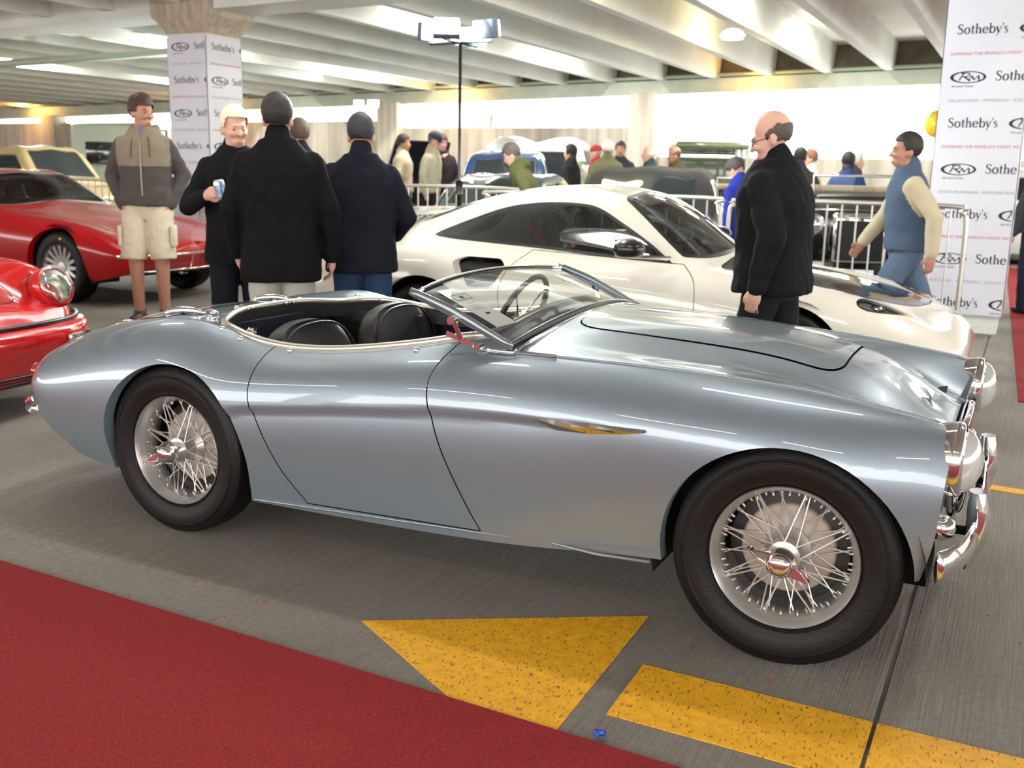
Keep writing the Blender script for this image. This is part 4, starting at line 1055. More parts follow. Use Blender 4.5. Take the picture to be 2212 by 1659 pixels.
    b = nb(); tube(b, [Matrix.Rotation(-1.15, 3, 'Y') @ Vector((.19*math.cos(a), .19*math.sin(a), 0))+Vector((-1.42, .36, .86)) for a in np.linspace(0, 2*PI, 24, endpoint=False)], .013, 8, closed=True); obj('steering_wheel', b, LEATHER, car)
    b = nb(); box(b, (-1.2, -.2, .90), (.12, .22, .002), rot=(-.5, 'Y')); obj('auction_card', b, mat('white_card', (.8, .8, .78), .7), car, smooth=False)
    wells(car, ar, .84, .5)
    for (x, s) in ((0, -1), (-2.55, -1), (0, 1), (-2.55, 1)): road_wheel(car, 'front_wheel' if x == 0 else 'rear_wheel', (x, s*.745, .33), s, .33, .21, .21, RIMSILVER, 16)
    return car

# ---------------------------------------------------------------- red rear-engined coupe behind the roadster
def red_coupe():
    RP = mat('guards_red_paint', (.50, .008, .010), .2, 0, coat=1., coat_r=.03)
    car = thing('sports_coupe', 'bright red coupe with a round upright headlamp, parked behind the tail of the blue roadster', 'car', (-5.80, 3.53, 0))
    grid = [
     [(.93, 0, .22), (.965, 0, .32), (.975, 0, .40), (.965, 0, .47), (.94, 0, .525), (.90, 0, .57), (.85, 0, .605), (.78, 0, .635)],
     [(.80, .50, .22), (.86, .54, .32), (.87, .56, .40), (.86, .56, .47), (.82, .54, .54), (.78, .42, .585), (.74, .24, .625), (.70, 0, .655)],
     [(.56, .73, .22), (.60, .77, .32), (.61, .79, .42), (.60, .785, .52), (.58, .665, .745), (.54, .50, .69), (.52, .28, .69), (.50, 0, .70)],
     [(.36, .76, .20), (.36, .80, .32), (.36, .82, .46), (.36, .80, .60), (.36, .675, .80), (.36, .49, .735), (.36, .28, .735), (.36, 0, .755)],
     X_(0, (.76, .18), (.805, .32), (.825, .50), (.80, .68), (.68, .82), (.50, .775), (.28, .79), (0, .805)),
     X_(-.45, (.76, .18), (.81, .34), (.825, .55), (.80, .72), (.70, .82), (.54, .835), (.30, .855), (0, .87)),
     X_(-.80, (.76, .18), (.81, .35), (.825, .57), (.80, .75), (.71, .85), (.60, .98), (.34, 1.05), (0, 1.07)),
     X_(-1.15, (.76, .18), (.81, .35), (.825, .58), (.80, .77), (.71, .87), (.55, 1.18), (.33, 1.27), (0, 1.29)),
     X_(-1.6, (.76, .18), (.81, .35), (.825, .58), (.80, .78), (.71, .88), (.53, 1.20), (.31, 1.29), (0, 1.31)),
     X_(-2.27, (.80, .20), (.84, .36), (.855, .58), (.82, .79), (.72, .89), (.52, 1.08), (.30, 1.16), (0, 1.18)),
     X_(-2.8, (.78, .24), (.83, .38), (.845, .58), (.81, .75), (.71, .84), (.50, .91), (.28, .96), (0, .98)),
     [(-3.15, .66, .28), (-3.2, .74, .40), (-3.22, .75, .55), (-3.21, .72, .67), (-3.19, .62, .73), (-3.17, .45, .77), (-3.16, .25, .79), (-3.15, 0, .80)],
     [(-3.25, 0, .30), (-3.30, 0, .40), (-3.32, 0, .52), (-3.31, 0, .60), (-3.30, 0, .65), (-3.29, 0, .68), (-3.28, 0, .70), (-3.27, 0, .72)],
    ]
    D = loft_grid(grid, 110, 50); bm = grid_bm(D); tree = BVHTree.FromBMesh(bm)
    ar = [(0, .32, .35), (-2.27, .32, .355)]; cut_arches(bm, ar)
    wsh = smooth_pts([(-.52, 0), (-.53, .3), (-.60, .54), (-.68, .62), (-.90, .55), (-1.05, .48), (-1.09, .3), (-1.10, 0)], 4); wsp = wsh+[(x, -y) for x, y in wsh[::-1][1:-1]]
    glaze(bm, car, wsp, 'z', lambda c: c.z > .82, 'windscreen', TINT, .03)
    sw = rounded([(-.76, .88), (-1.15, 1.17), (-1.7, 1.19), (-2.3, 1.05), (-2.4, .93)], .05)
    for s in (-1, 1): glaze(bm, car, sw, 'y', lambda c, s=s: c.y*s > .3 and c.z > .8, 'side_window', TINT, .018)
    hd = smooth_pts([(-.48, 0), (-.47, .40), (-.42, .60), (0, .53), (.4, .46), (.68, .36), (.77, .2), (.78, 0)], 4); hd = hd+[(x, -y) for x, y in hd[::-1][1:-1]]
    pan, seam = panel_cut(bm, hd, 'z', lambda c: c.z > .5, .006); obj('bonnet', pan, RP, car); obj('bonnet_gap', seam, DARK, car)
    obj('body', bm, RP, car)
    # separate bumper with bellows seam
    def fxy(a, z):       # outline of the front in plan, offset
        h = tree.ray_cast(Vector((0, 0, z)), Vector((math.cos(a), math.sin(a), 0))); return h[0]
    A = [fxy(a, .47) for a in np.linspace(-1.05, 1.05, 41)]
    b = nb(); tube(b, [p+Vector((p.x, p.y, 0)).normalized()*.012+Vector((0, 0, .045)) for p in A], .014, 8); obj('bellows', b, BLACKPL, car)
    b = nb(); R = []
    for p in A:
        d = Vector((p.x, p.y, 0)).normalized(); R.append([b.verts.new(p+d*o+Vector((0, 0, z))) for o, z in ((-.04, .035), (.045, .028), (.075, .0), (.082, -.05), (.065, -.11), (.04, -.20), (.015, -.28), (-.05, -.28))])
    for P, Q in zip(R, R[1:]):
        for k in range(len(P)-1): b.faces.new((P[k], P[k+1], Q[k+1], Q[k]))
    b.faces.new(R[0]); b.faces.new(R[-1][::-1]); bmesh.ops.recalc_face_normals(b, faces=b.faces[:]); bu = obj('front_bumper', b, RP, car, auto=60)
    for dz, r in ((-.225, .010), (-.26, .012)):
        b = nb(); tube(b, [p+Vector((p.x, p.y, 0)).normalized()*(.036 if dz > -.24 else .026)+Vector((0, 0, dz)) for p in A], r, 6); obj('valance_strip', b, BLACKPL, bu)
    for s in (-1, 1):
        # lamp barrel
        c = Vector((.735, s*.595, .685)); M = Matrix.Rotation(-.42, 3, 'Y') @ Matrix.Rotation(0, 3, 'Z')
        def pl(prof, name, m, par):
            b = nb(); lathe(b, prof, 36, 'X')
            for v in b.verts: v.co = M @ v.co+c
            return obj(name, b, m, par, auto=50)
        rim = pl([(.126, -.24), (.128, -.03), (.125, .0), (.118, .016), (.106, .018)], 'headlamp_surround', RP, car)
        pl([(.130, -.075), (.1305, -.069), (.1295, -.066)], 'headlamp_gap', DARK, rim)
        pl([(.107, .016), (.102, .030), (.08, .043), (.04, .051), (0, .053)], 'headlamp_lens', glass('fluted_lens', (.92, .96, .90), .16, .08), rim)
        pl([(.104, .008), (.08, -.03), (.04, -.06), (0, -.07)], 'headlamp_reflector', mat('lamp_reflector', (.80, .82, .76), .30, .55, bump=.4, bscale=30), rim)
        # corner lamp
        p = fxy(s*.60, .40); d = Vector((p.x, p.y, 0)).normalized(); b = nb(); q = fxy(s*.42, .40); t = (q-p).normalized()
        box(b, (0, 0, 0), (.03, .15, .075), bev=.008)
        mm = Matrix((d, t if s > 0 else t, Vector((0, 0, 1)))).transposed()
        for v in b.verts: v.co = mm @ v.co+p*.5+q*.5+d*.075+Vector((0, 0, .0))
        obj('fog_lamp', b, mat('fog_glass', (.45, .45, .43), .08, .6, coat=1), bu, auto=40)
        b = nb(); box(b, (0, 0, 0), (.03, .05, .075), bev=.006)
        for v in b.verts: v.co = mm @ v.co+p+d*.07-t*.035
        obj('indicator', b, mat('smoked_lens', (.03, .02, .02), .15, coat=1), bu, auto=40)
    b = nb(); box(b, (-1.1, 0, .22), (2.2, 1.45, .12)); box(b, (-1.1, 0, .38), (3.8, .9, .3)); obj('underbody', b, DARK, car, smooth=False)
    wells(car, ar, .76, .5)
    for (x, s) in ((0, -1), (-2.27, -1), (0, 1), (-2.27, 1)): road_wheel(car, 'front_wheel' if x == 0 else 'rear_wheel', (x, s*.70, .315), s, .315, .215, .21, RIMSILVER, 7)
    return car
white_coupe(); red_gt(); red_coupe()
# ================================================================== cars further back
def gen_grid(L, W, H, hood, deck, belt, ws, rf, rr, rb, gc=.2, tum=.76, fo=.8):
    w = W/2; x0 = fo; x1 = fo-L
    def st(x, top, roofw, gh, inner):     # gh: greenhouse station?
        if gh: return X_(x, (w*.93, gc), (w*.98, gc+.16), (w, belt*.68), (w*.97, belt*.92), (w*.90, belt+.04), (roofw, belt+.55*(top-belt)+.30*(top-belt)), (roofw*.58, top-.03), (0, top))
        return X_(x, (w*.93, gc), (w*.98, gc+.16), (w, belt*.68), (w*.97, belt*.88), (w*.86, top-.05), (w*.64, top-.012), (w*.34, top-.002), (0, top))
    def closing(x, top, s):
        z = np.array([gc+.04, gc+.15, gc+.25, top*.72, top*.80, top*.86, top*.91, top*.95]); off = np.array([-.06, -.01, 0, 0, -.01, -.025, -.05, -.09])
        return [(x+s*o, 0, zz) for o, zz in zip(off, z)]
    def ncl(x, top, s):
        z = np.array([gc+.02, gc+.15, gc+.26, top*.75, top*.88, top*.94, top*.97, top*.985]); off = np.array([-.08, -.02, 0, 0, -.03, -.05, -.07, -.08]); y = np.array([.80, .86, .88, .86, .76, .58, .31, 0])*w
        return [(x+s*o, yy, zz) for o, yy, zz in zip(off, y, z)]
    return [closing(x0, hood*.86, 1), ncl(x0-.10, hood*.92, 1), st(x0-.45, hood*.97, 0, 0, 0), st(0, hood, 0, 0, 0), st(ws+.12, hood+.03, 0, 0, 0), st((ws+rf)/2, (hood+H)/2+.05, w*.80, 1, 0), st(rf, H-.015, w*tum, 1, 0), st((rf+rr)/2, H, w*tum*.98, 1, 0), st(rr, H-.03, w*tum*.96, 1, 0),
            st((rr+rb)/2, (H+deck)/2+.04, w*tum, 1, 0), st(rb-.12, deck+.02, 0, 0, 0), st(x1+.35, deck*.99, 0, 0, 0), ncl(x1+.10, deck*.95, -1), closing(x1, deck*.88, -1)]
def bg_car(name, label, loc, rz, paint, L=4.3, W=1.7, H=1.4, hood=.85, deck=.88, belt=.86, ws=-.55, rf=-1.05, rr=-2.1, rb=-2.75, wb=2.5, gm=None, open_bonnet=False, soft=None, fo=.8):
    car = thing(name, label, 'car', loc, rz); gm = gm or mat('bg_glass', (.02, .025, .028), .06, coat=1)
    D = loft_grid(gen_grid(L, W, H, hood, deck, belt, ws, rf, rr, rb, fo=fo), 56, 24); bm = grid_bm(D); tree = BVHTree.FromBMesh(bm)
    ar = [(0, .32, .36), (-wb, .32, .36)]; cut_arches(bm, ar, .8)
    w = W/2; dz = H-belt
    sw = rounded([(ws-.12, belt+.09), (rf-.02, belt+dz*.78), (rr, belt+dz*.76), (rb+.22, belt+.09)], .06)
    for s in (-1, 1): glaze(bm, car, sw, 'y', lambda c, s=s: c.y*s > .25 and c.z > belt, 'side_window', gm, .02, CHROME)
    wsp = rounded([(ws-.02, -w*.70), (rf+.03, -w*.60), (rf+.03, w*.60), (ws-.02, w*.70)], .06); glaze(bm, car, wsp, 'z', lambda c: c.z > hood, 'windscreen', gm, .02, CHROME)
    rwp = rounded([(rr-.06, -w*.58), (rb+.10, -w*.62), (rb+.10, w*.62), (rr-.06, w*.58)], .06); glaze(bm, car, rwp, 'z', lambda c: c.z > deck, 'rear_window', gm, .02, soft or CHROME)
    if soft:
        top = [f for f in bm.faces if f.calc_center_median().z > belt+.10]; obj('soft_top', take(bm, top), soft, car)
    obj('body', bm, paint, car)
    for s in (-1, 1):
        h = tree.ray_cast(Vector((4, s*w*.66, hood*.74)), Vector((-1, 0, 0)))[0]; b = nb(); lathe(b, [(.0, .05), (.06, .04), (.085, .015), (.09, -.05)], 18, 'X', h or (fo, s*w*.66, .6)); obj('headlamp', b, mat('headlamp_glass', (.75, .78, .78), .05, .6, coat=1), car)
        h = tree.ray_cast(Vector((-9, s*w*.70, deck*.74)), Vector((1, 0, 0)))[0]; b = nb(); ellipsoid(b, h or (fo-L, s*w*.7, .6), (.03, .06, .06), 12, 8); obj('tail_lamp', b, mat('red_lens', (.35, .01, .01), .15, coat=1), car)
    b = nb(); tube(b, smooth_pts([(fo-.25, -w, .42), (fo-.02, -w*.85, .42), (fo+.05, 0, .42), (fo-.02, w*.85, .42), (fo-.25, w, .42)], 5), .04, 8); obj('front_bumper', b, CHROME, car)
    b = nb(); tube(b, smooth_pts([(fo-L+.25, -w, .44), (fo-L+.02, -w*.85, .44), (fo-L-.05, 0, .44), (fo-L+.02, w*.85, .44), (fo-L+.25, w, .44)], 5), .04, 8); obj('rear_bumper', b, CHROME, car)
    b = nb(); box(b, (fo-L/2, 0, .33), (L*.8, W*.6, .22)); obj('underbody', b, DARK, car, smooth=False)
    if open_bonnet:
        b = nb(); prism(b, [(ws+.15, -w*.8, hood), (ws+.15, w*.8, hood), (ws+.60, w*.72, hood+1.02), (ws+.60, -w*.72, hood+1.02)], (.03, 0, -.02)); obj('raised_bonnet', b, paint, car, smooth=False)
    for (x, s) in ((0, -1), (-wb, -1), (0, 1), (-wb, 1)): road_wheel(car, 'front_wheel' if x == 0 else 'rear_wheel', (x, s*(w-.12), .32), s, .32, .20, .18, RIMSILVER, 0, n=24)
    return car
def gloss(n, c): return mat(n, c, .2, 0, coat=1., coat_r=.04)
FLB = mat('soft_top_cloth', (.016, .014, .015), .85, bump=.2, bscale=150)
def veteran(name, label, loc, rz, body, cab=None, hood_roll=None, S=1., plate=True, truck=False):
    o = thing(name, label, 'truck' if truck else 'car', loc, rz)
    def B(n, c, s, m_, bev=.05, par=o): b = nb(); box(b, Vector(c)*S, Vector(s)*S, bev=bev*S, seg=3); return obj(n, b, m_, par, auto=50)
    B('bonnet', (.35, 0, .85), (1.15, .62, .46), body, .14); B('body', (-1.15, 0, .80), (1.9, 1.15, .62), body, .10); B('chassis', (-.6, 0, .45), (3.2, .7, .16), DARK, .02)
    g = B('radiator', (.95, 0, .84), (.10, .58, .54), CHROME, .05); B('radiator_core', (1.0, 0, .82), (.03, .48, .42), DARK, .01, g)
    for s in (-1, 1):
        for x in (.55, -1.75):
            b = nb(); A = []
            for a in np.linspace(-.15, PI+.1, 16): A.append([b.verts.new(Vector((x+.43*math.cos(a), s*(.72+q), .40+.43*math.sin(a)+(.02 if abs(q) < .05 else 0)))*S) for q in (-.13, -.06, .06, .13)])
            for P, Q in zip(A, A[1:]):
                for k in range(3): b.faces.new((P[k], P[k+1], Q[k+1], Q[k]))
            bmesh.ops.solidify(b, geom=b.faces[:], thickness=.015); obj('wing', b, body, o)
            road_wheel(o, 'front_wheel' if x > 0 else 'rear_wheel', (x*S, s*.72*S, .36*S), s, .36*S, .25*S, .14*S, RIMSILVER, 12, n=28)
        b = nb(); ellipsoid(b, Vector((.98, s*.48, .98))*S, (.10*S, .12*S, .12*S), 16, 10); lathe(b, [(.0, .11*S), (.10*S, .09*S), (.12*S, .04*S)], 18, 'X', Vector((.98, s*.48, .98))*S); obj('headlamp', b, CHROME, o)
        B('running_board', (-.6, s*.72, .38), (1.5, .26, .04), body, .015)
    b = nb(); tube(b, [Vector((1.18, y, .42-.04*abs(y)))*S for y in np.linspace(-.85, .85, 13)], .03*S, 8); obj('front_bumper', b, CHROME, o)
    if plate: b = nb(); box(b, Vector((1.22, 0, .46))*S, Vector((.012, .32, .15))*S); p = obj('number_plate', b, mat('plate_white', (.7, .7, .66), .4), o, smooth=False)
    fr = bpy.data.objects.new('windscreen', None); link(fr, o)
    b = nb(); tube(b, [Vector((-.28, y, z))*S for y, z in ((-.52, 1.08), (-.52, 1.50), (.52, 1.50), (.52, 1.08))], .018*S, 6); obj('screen_frame', b, CHROME if not cab else cab, fr)
    b = nb(); loop(b, [Vector((-.28, y, z))*S for y, z in ((-.5, 1.1), (.5, 1.1), (.5, 1.48), (-.5, 1.48))]); obj('pane', b, GLASSM, fr, smooth=False)
    if cab:
        c = bpy.data.objects.new('cab', None); link(c, o)
        B('roof', (-.80, 0, 1.70), (1.15, 1.18, .12), cab, .05, c); B('rear_panel', (-1.36, 0, 1.25), (.06, 1.16, .55), cab, .02, c)
        for s in (-1, 1):
            for x in (-.28, -.80, -1.34): b = nb(); box(b, Vector((x, s*.56, 1.38))*S, Vector((.07, .06, .62))*S); obj('pillar', b, cab, c, smooth=False)
            B('door', (-.80, s*.575, .98), (1.05, .04, .42), body, .01, c)
        B('rear_header', (-1.36, 0, 1.62), (.06, 1.16, .1), cab, .02, c)
    else:
        B('seat', (-.85, 0, 1.02), (.18, 1.0, .5), LEATHER, .06); B('rear_seat', (-1.75, 0, 1.02), (.18, 1.0, .45), LEATHER, .06)
    if hood_roll: b = nb(); tube(b, [Vector((-2.05, y, 1.30))*S for y in np.linspace(-.75, .75, 8)], .07*S, 10); tube(b, [Vector((-1.1, y, 1.34))*S for y in np.linspace(-.70, .70, 8)], .05*S, 10); obj('folded_hood', b, hood_roll, o)
    if truck: B('load_bed', (-2.2, 0, .95), (1.2, 1.25, .45), body, .03)
    return o
def at_(px, d): x, y, _ = W_(px, d); return (x, y, ramp(x, y))
BGG = mat('bg_glass', (.02, .025, .028), .06, coat=1)
bg_car('saloon_car', 'cream fastback saloon with a rounded roof behind the red grand tourer', (-13.6, 11.95, .12), 0, gloss('cream_paint', (.52, .40, .19)), 4.1, 1.6, 1.55, .95, .85, .93, -.50, -.95, -1.75, -3.0, 2.4)
bg_car('coupe', 'dark teal coupe seen from behind, past the crowd barrier', (-6.38, 13.75, 0), math.radians(97), gloss('teal_paint', (.035, .075, .09)), 4.0, 1.66, 1.38, .88, .88, .88, rr=-1.9, rb=-2.6, wb=2.35)
bg_car('estate_car', 'deep blue estate car with the parka man stooping in front of it', (-9.28, 18.45, 0), math.radians(114), gloss('deep_blue_paint', (.016, .045, .13)), 4.5, 1.8, 1.72, 1.0, 1.05, 1.0, -.5, -1.0, -2.6, -3.3, 2.7)
bg_car('off_roader', 'tall white off-roader standing side-on against the far wall', (-11.6, 20.75, 0), math.radians(180), gloss('white_gloss', (.72, .74, .74)), 4.4, 1.8, 2.05, 1.2, 1.25, 1.2, -.5, -.9, -2.8, -3.2, 2.6)
bg_car('saloon_car', 'black saloon with its bonnet raised behind the beige-suited man', (-10.25, 16.6, 0), math.radians(-20), gloss('black_gloss', (.008, .008, .010)), 4.6, 1.78, 1.42, .92, .95, .92, open_bonnet=True)
bg_car('convertible', 'black convertible with its soft top up, seen over the white coupe roof', (-4.28, 12.75, 0), math.radians(105), gloss('black_gloss', (.008, .008, .010)), 4.0, 1.76, 1.48, .90, .92, .92, rr=-1.9, rb=-2.6, wb=2.4, soft=FLB)
bg_car('off_roader', 'white off-roader behind the striding man in the vest', (-1.9, 20.3, 0), math.radians(180), gloss('white_gloss', (.72, .74, .74)), 4.3, 1.8, 1.62, 1.0, 1.0, 1.0, -.5, -.95, -2.7, -3.2, 2.6)
bg_car('saloon_car', 'dark saloon on the red carpet beyond the wrapped column', (1.9, 14.2, .008), math.radians(172), gloss('black_gloss', (.008, .008, .010)), 4.5, 1.78, 1.40, .92, .95, .92)
veteran('pickup_truck', 'dark green vintage pickup with a tall cab by the pillar', (-5.25, 18.6, 0), math.radians(-66), gloss('moss_green_paint', (.035, .045, .03)), gloss('sage_green_paint', (.13, .17, .09)), None, 1.15, True, True)
veteran('veteran_car', 'white open vintage tourer between the green pickup and the balding man', (-3.95, 15.9, 0), math.radians(-80), gloss('white_gloss', (.72, .74, .74)), None, mat('hood_tan', (.33, .27, .18), .9), .92)
veteran('veteran_car', 'black open vintage tourer with a folded tan hood behind the crowd barrier', (-1.68, 11.75, 0), math.radians(-80), gloss('black_gloss', (.008, .008, .010)), None, mat('hood_tan', (.33, .27, .18), .9), .95)
o = thing('panel_van', 'pale green panel van beyond the young man', 'van', (*W_(330, 21.5)[:2], .0), math.radians(125))
for nm, c, s, m_ in (('box_body', (-1.2, 0, 1.25), (2.6, 1.75, 1.75), gloss('pale_green_paint', (.42, .47, .38))), ('cab', (.55, 0, 1.0), (1.0, 1.7, 1.3), gloss('pale_green_paint', (.42, .47, .38))), ('bonnet', (1.25, 0, .72), (.5, 1.6, .65), gloss('pale_green_paint', (.42, .47, .38)))):
    b = nb(); box(b, c, s, bev=.08, seg=3); obj(nm, b, m_, o, auto=50)
b = nb(); box(b, (1.03, 0, 1.35), (.06, 1.45, .42), bev=.02); obj('windscreen', b, mat('bg_glass', (.02, .025, .028), .06, coat=1), o, auto=40)
for s in (-.3, .3): b = nb(); box(b, (-2.51, s*1.2, 1.6), (.03, .5, .4), bev=.01); obj('rear_window', b, mat('bg_glass', (.02, .025, .028), .06, coat=1), o, auto=40)
for x, s in ((.7, -1), (-1.7, -1), (.7, 1), (-1.7, 1)): road_wheel(o, 'front_wheel' if x > 0 else 'rear_wheel', (x, s*.78, .34), s, .34, .21, .2, RIMSILVER, 0, n=24)
# red tool chest beside the veteran car
o = thing('tool_chest', 'red metal chest beside the black vintage tourer', 'chest', (-1.15, 14.6, 0)); b = nb(); box(b, (0, 0, .62), (.55, .45, 1.24), bev=.02); obj('case', b, gloss('chest_red', (.35, .012, .015)), o, auto=40)
for k in range(5): b = nb(); box(b, (.0, -.232, .2+k*.22), (.48, .012, .18), bev=.004); obj('drawer', b, gloss('chest_red', (.35, .012, .015)), o, auto=40)
# ================================================================== banners and lettering
def stroke(bm, pts, w, z=0.):
    """flat ribbon in local (x, y) with varying width"""
    P = [Vector((p[0], p[1])) for p in pts]; n = len(P); Wd = w if isinstance(w, (list, tuple)) else [w]*n; L, R = [], []
    for i in range(n):
        t = P[min(i+1, n-1)]-P[max(i-1, 0)]; t.normalize(); nn = Vector((-t.y, t.x))*Wd[i]/2
        L.append(bm.verts.new((*(P[i]+nn), z))); R.append(bm.verts.new((*(P[i]-nn), z)))
    for i in range(n-1): bm.faces.new((R[i], R[i+1], L[i+1], L[i]))
def arcp(cx, cy, rx, ry, a0, a1, n=16): return [(cx+rx*math.cos(math.radians(a)), cy+ry*math.sin(math.radians(a))) for a in np.linspace(a0, a1, n)]
def ring_w(cx, cy, rx, ry, a0, a1, thick, thin, n=20):
    an = np.linspace(a0, a1, n); return [(cx+rx*math.cos(math.radians(a)), cy+ry*math.sin(math.radians(a))) for a in an], [thin+(thick-thin)*abs(math.cos(math.radians(a))) for a in an]
def glyph(bm, ch, x):
    """serif letters, x-height .5, cap height .78; returns advance"""
    T, t = .115, .045
    def bar(x0, y0, x1, y1, w): stroke(bm, [(x0, y0), (x1, y1)], w)
    def ser(cx, y, w=.2): bar(x+cx-w/2, y, x+cx+w/2, y, .04)
    if ch == 'S':
        p = smooth_pts([(.42, .66), (.30, .76), (.14, .72), (.09, .60), (.18, .47), (.34, .37), (.43, .22), (.35, .05), (.20, .0), (.06, .10)], 4); n = len(p)
        stroke(bm, [(x+a, b) for a, b in p], [t+(T-t)*math.sin(PI*i/(n-1))**2 for i in range(n)]); bar(x+.43, .58, x+.43, .76, .035); bar(x+.055, .02, x+.055, .2, .035); return .53
    if ch == 'o': p, w = ring_w(x+.25, .25, .19, .25, 0, 360, T, t); stroke(bm, p, w); return .52
    if ch == 't': bar(x+.15, .05, x+.15, .66, T*.9); bar(x+.02, .48, x+.30, .48, .045); stroke(bm, arcp(x+.24, .1, .1, .1, 180, 300, 8), .05); return .34
    if ch in 'hb':
        bar(x+.12, 0, x+.12, .80, T*.9); ser(.08, .79, .12)
        if ch == 'h': stroke(bm, arcp(x+.27, .30, .14, .18, 165, 0, 10)+[(x+.41, .02)], [t, t, t, .06, .07, .08, .09, .1, T, T, T]); ser(.12, .02); ser(.41, .02); return .56
        p, w = ring_w(x+.29, .25, .18, .25, 160, -160, T, t); stroke(bm, p, w); return .53
    if ch == 'e': p, w = ring_w(x+.24, .25, .18, .25, 5, 325, T, t); stroke(bm, p, w); bar(x+.09, .27, x+.42, .27, .04); return .48
    if ch == 'y': bar(x+.08, .5, x+.24, .03, T*.9); stroke(bm, [(x+.42, .5), (x+.24, .03), (x+.16, -.17), (x+.06, -.2)], [t, t, t, .08]); ser(.08, .49, .17); ser(.41, .49, .14); return .47
    if ch == "'": stroke(bm, [(x+.08, .78), (x+.06, .58)], [.09, .03]); return .14
    if ch == 's':
        p = smooth_pts([(.29, .42), (.2, .5), (.1, .47), (.07, .39), (.16, .29), (.27, .20), (.28, .08), (.18, 0), (.05, .06)], 3); n = len(p)
        stroke(bm, [(x+a, b) for a, b in p], [t+(T*.8-t)*math.sin(PI*i/(n-1))**2 for i in range(n)]); return .36
    return .3
def word(bm, s, x, y, h):
    b = nb(); a = 0
    for c in s: a += glyph(b, c, a)
    k = h/.8
    for v in b.verts: v.co = Vector((x+v.co.x*k, y+v.co.y*k, 0))
    m_ = bpy.data.meshes.new('t'); b.to_mesh(m_); b.free(); bm.from_mesh(m_); bpy.data.meshes.remove(m_); return a*k
def oval_logo(bm, x, y, w, h):
    cx, cy = x+w/2, y+h/2; n = 40; an = np.linspace(0, 360, n+1)
    O = [(cx+w/2*math.cos(math.radians(a)), cy+h/2*math.sin(math.radians(a))) for a in an]; I = [(cx+.012*w+w*.415*math.cos(math.radians(a)), cy+h*.43*math.sin(math.radians(a))) for a in an]
    A = [bm.verts.new((*p, 0)) for p in O]; B = [bm.verts.new((*p, 0)) for p in I]
    for i in range(n): bm.faces.new((A[i], A[i+1], B[i+1], B[i]))
    def st(pts, wd): stroke(bm, [(cx+a*w, cy+c*h) for a, c in pts], wd*w)
    st([(-.24, -.26), (-.12, .34)], .035); st(smooth_pts([(-.20, .33), (.0, .34), (.05, .20), (-.02, .06), (-.14, .03)], 3), .03); st([(-.10, .03), (.06, -.30)], .04)
    st([(.02, -.34), (.10, .12)], .025); st([(.10, .12), (.17, -.22)], .04); st([(.17, -.22), (.29, .14)], .022); st([(.29, .14), (.31, -.30)], .04)
_TXT = {}
def sans(bm, s, x, y, h, maxw=None):
    if s not in _TXT:
        cu = bpy.data.curves.new('t', 'FONT'); cu.body = s; cu.size = 1.38; cu.space_character = 1.12; o = bpy.data.objects.new('t', cu); COL.objects.link(o)
        bpy.context.view_layer.update(); me = bpy.data.meshes.new_from_object(o.evaluated_get(bpy.context.evaluated_depsgraph_get())); bpy.data.objects.remove(o); bpy.data.curves.remove(cu)
        _TXT[s] = (me, max((v.co.x for v in me.vertices), default=1))
    me, w = _TXT[s]; w *= h; k = min(1, maxw/w) if maxw else 1; n0 = len(bm.verts); bm.from_mesh(me); bm.verts.ensure_lookup_table()
    for i in range(n0, len(bm.verts)): v = bm.verts[i]; v.co = Vector((x+v.co.x*h*k, y+v.co.y*h, 0))
    return w*k
INK = mat('ink_black', (.012, .012, .014), .6); INKG = mat('ink_grey', (.28, .29, .32), .6); INKR = mat('ink_red', (.55, .09, .12), .6)
def strip_print(col, M, width, z_first, z_min, x_off, start):
    """rows of print in a plane: local x along face, local y up, transformed by M; face from x=0 to width; step .203"""
    black, grey, red = nb(), nb(), nb(); z = z_first; i = start
    while z > z_min:
        r = i % 4
        if r == 0: word(black, "Sotheby's", .095+x_off, z-.03, .085); oval_logo(black, .60+x_off, z-.05, .30, .105); sans(black, 'RM AUCTIONS', .625+x_off, z-.085, .018, .26); oval_logo(black, -.36+x_off, z-.05, .30, .105) if x_off > .1 else None
        elif r == 2: oval_logo(black, .075+x_off, z-.05, .30, .105); sans(black, 'RM AUCTIONS', .095+x_off, z-.085, .018, .26); word(black, "Sotheby's", .45+x_off, z-.03, .085)
        elif r == 1: sans(red, "OFFERING THE WORLD'S FINEST MOTOR CARS", .06+x_off, z-.01, .026, .92)
        else: sans(grey, ('COLLECTIONS   APPRAISALS   AUCTIONS', 'ESTATE PLANNING   RESTORATION', 'AUCTIONS   APPRAISALS   COLLECTIONS')[(i//4) % 3], .07+x_off, z-.01, .026, .92)
        z -= .203; i += 1
    for b, m_, nm in ((black, INK, 'printed_marks'), (grey, INKG, 'printed_grey_line'), (red, INKR, 'printed_red_line')):
        for co, no in (((.012, 0, 0), (-1, 0, 0)), ((width-.012, 0, 0), (1, 0, 0))):
            bmesh.ops.bisect_plane(b, geom=b.verts[:]+b.edges[:]+b.faces[:], dist=1e-6, plane_co=co, plane_no=no, clear_outer=True)
        if not b.faces: b.free(); continue
        for v in b.verts: v.co = M @ Vector((v.co.x, v.co.y, .0025))
        o = obj(nm, b, m_, col, smooth=False); o['kind'] = 'stuff'
BAN = mat('banner_vinyl', (.60, .61, .66), .45, noise=.03, nscale=2)
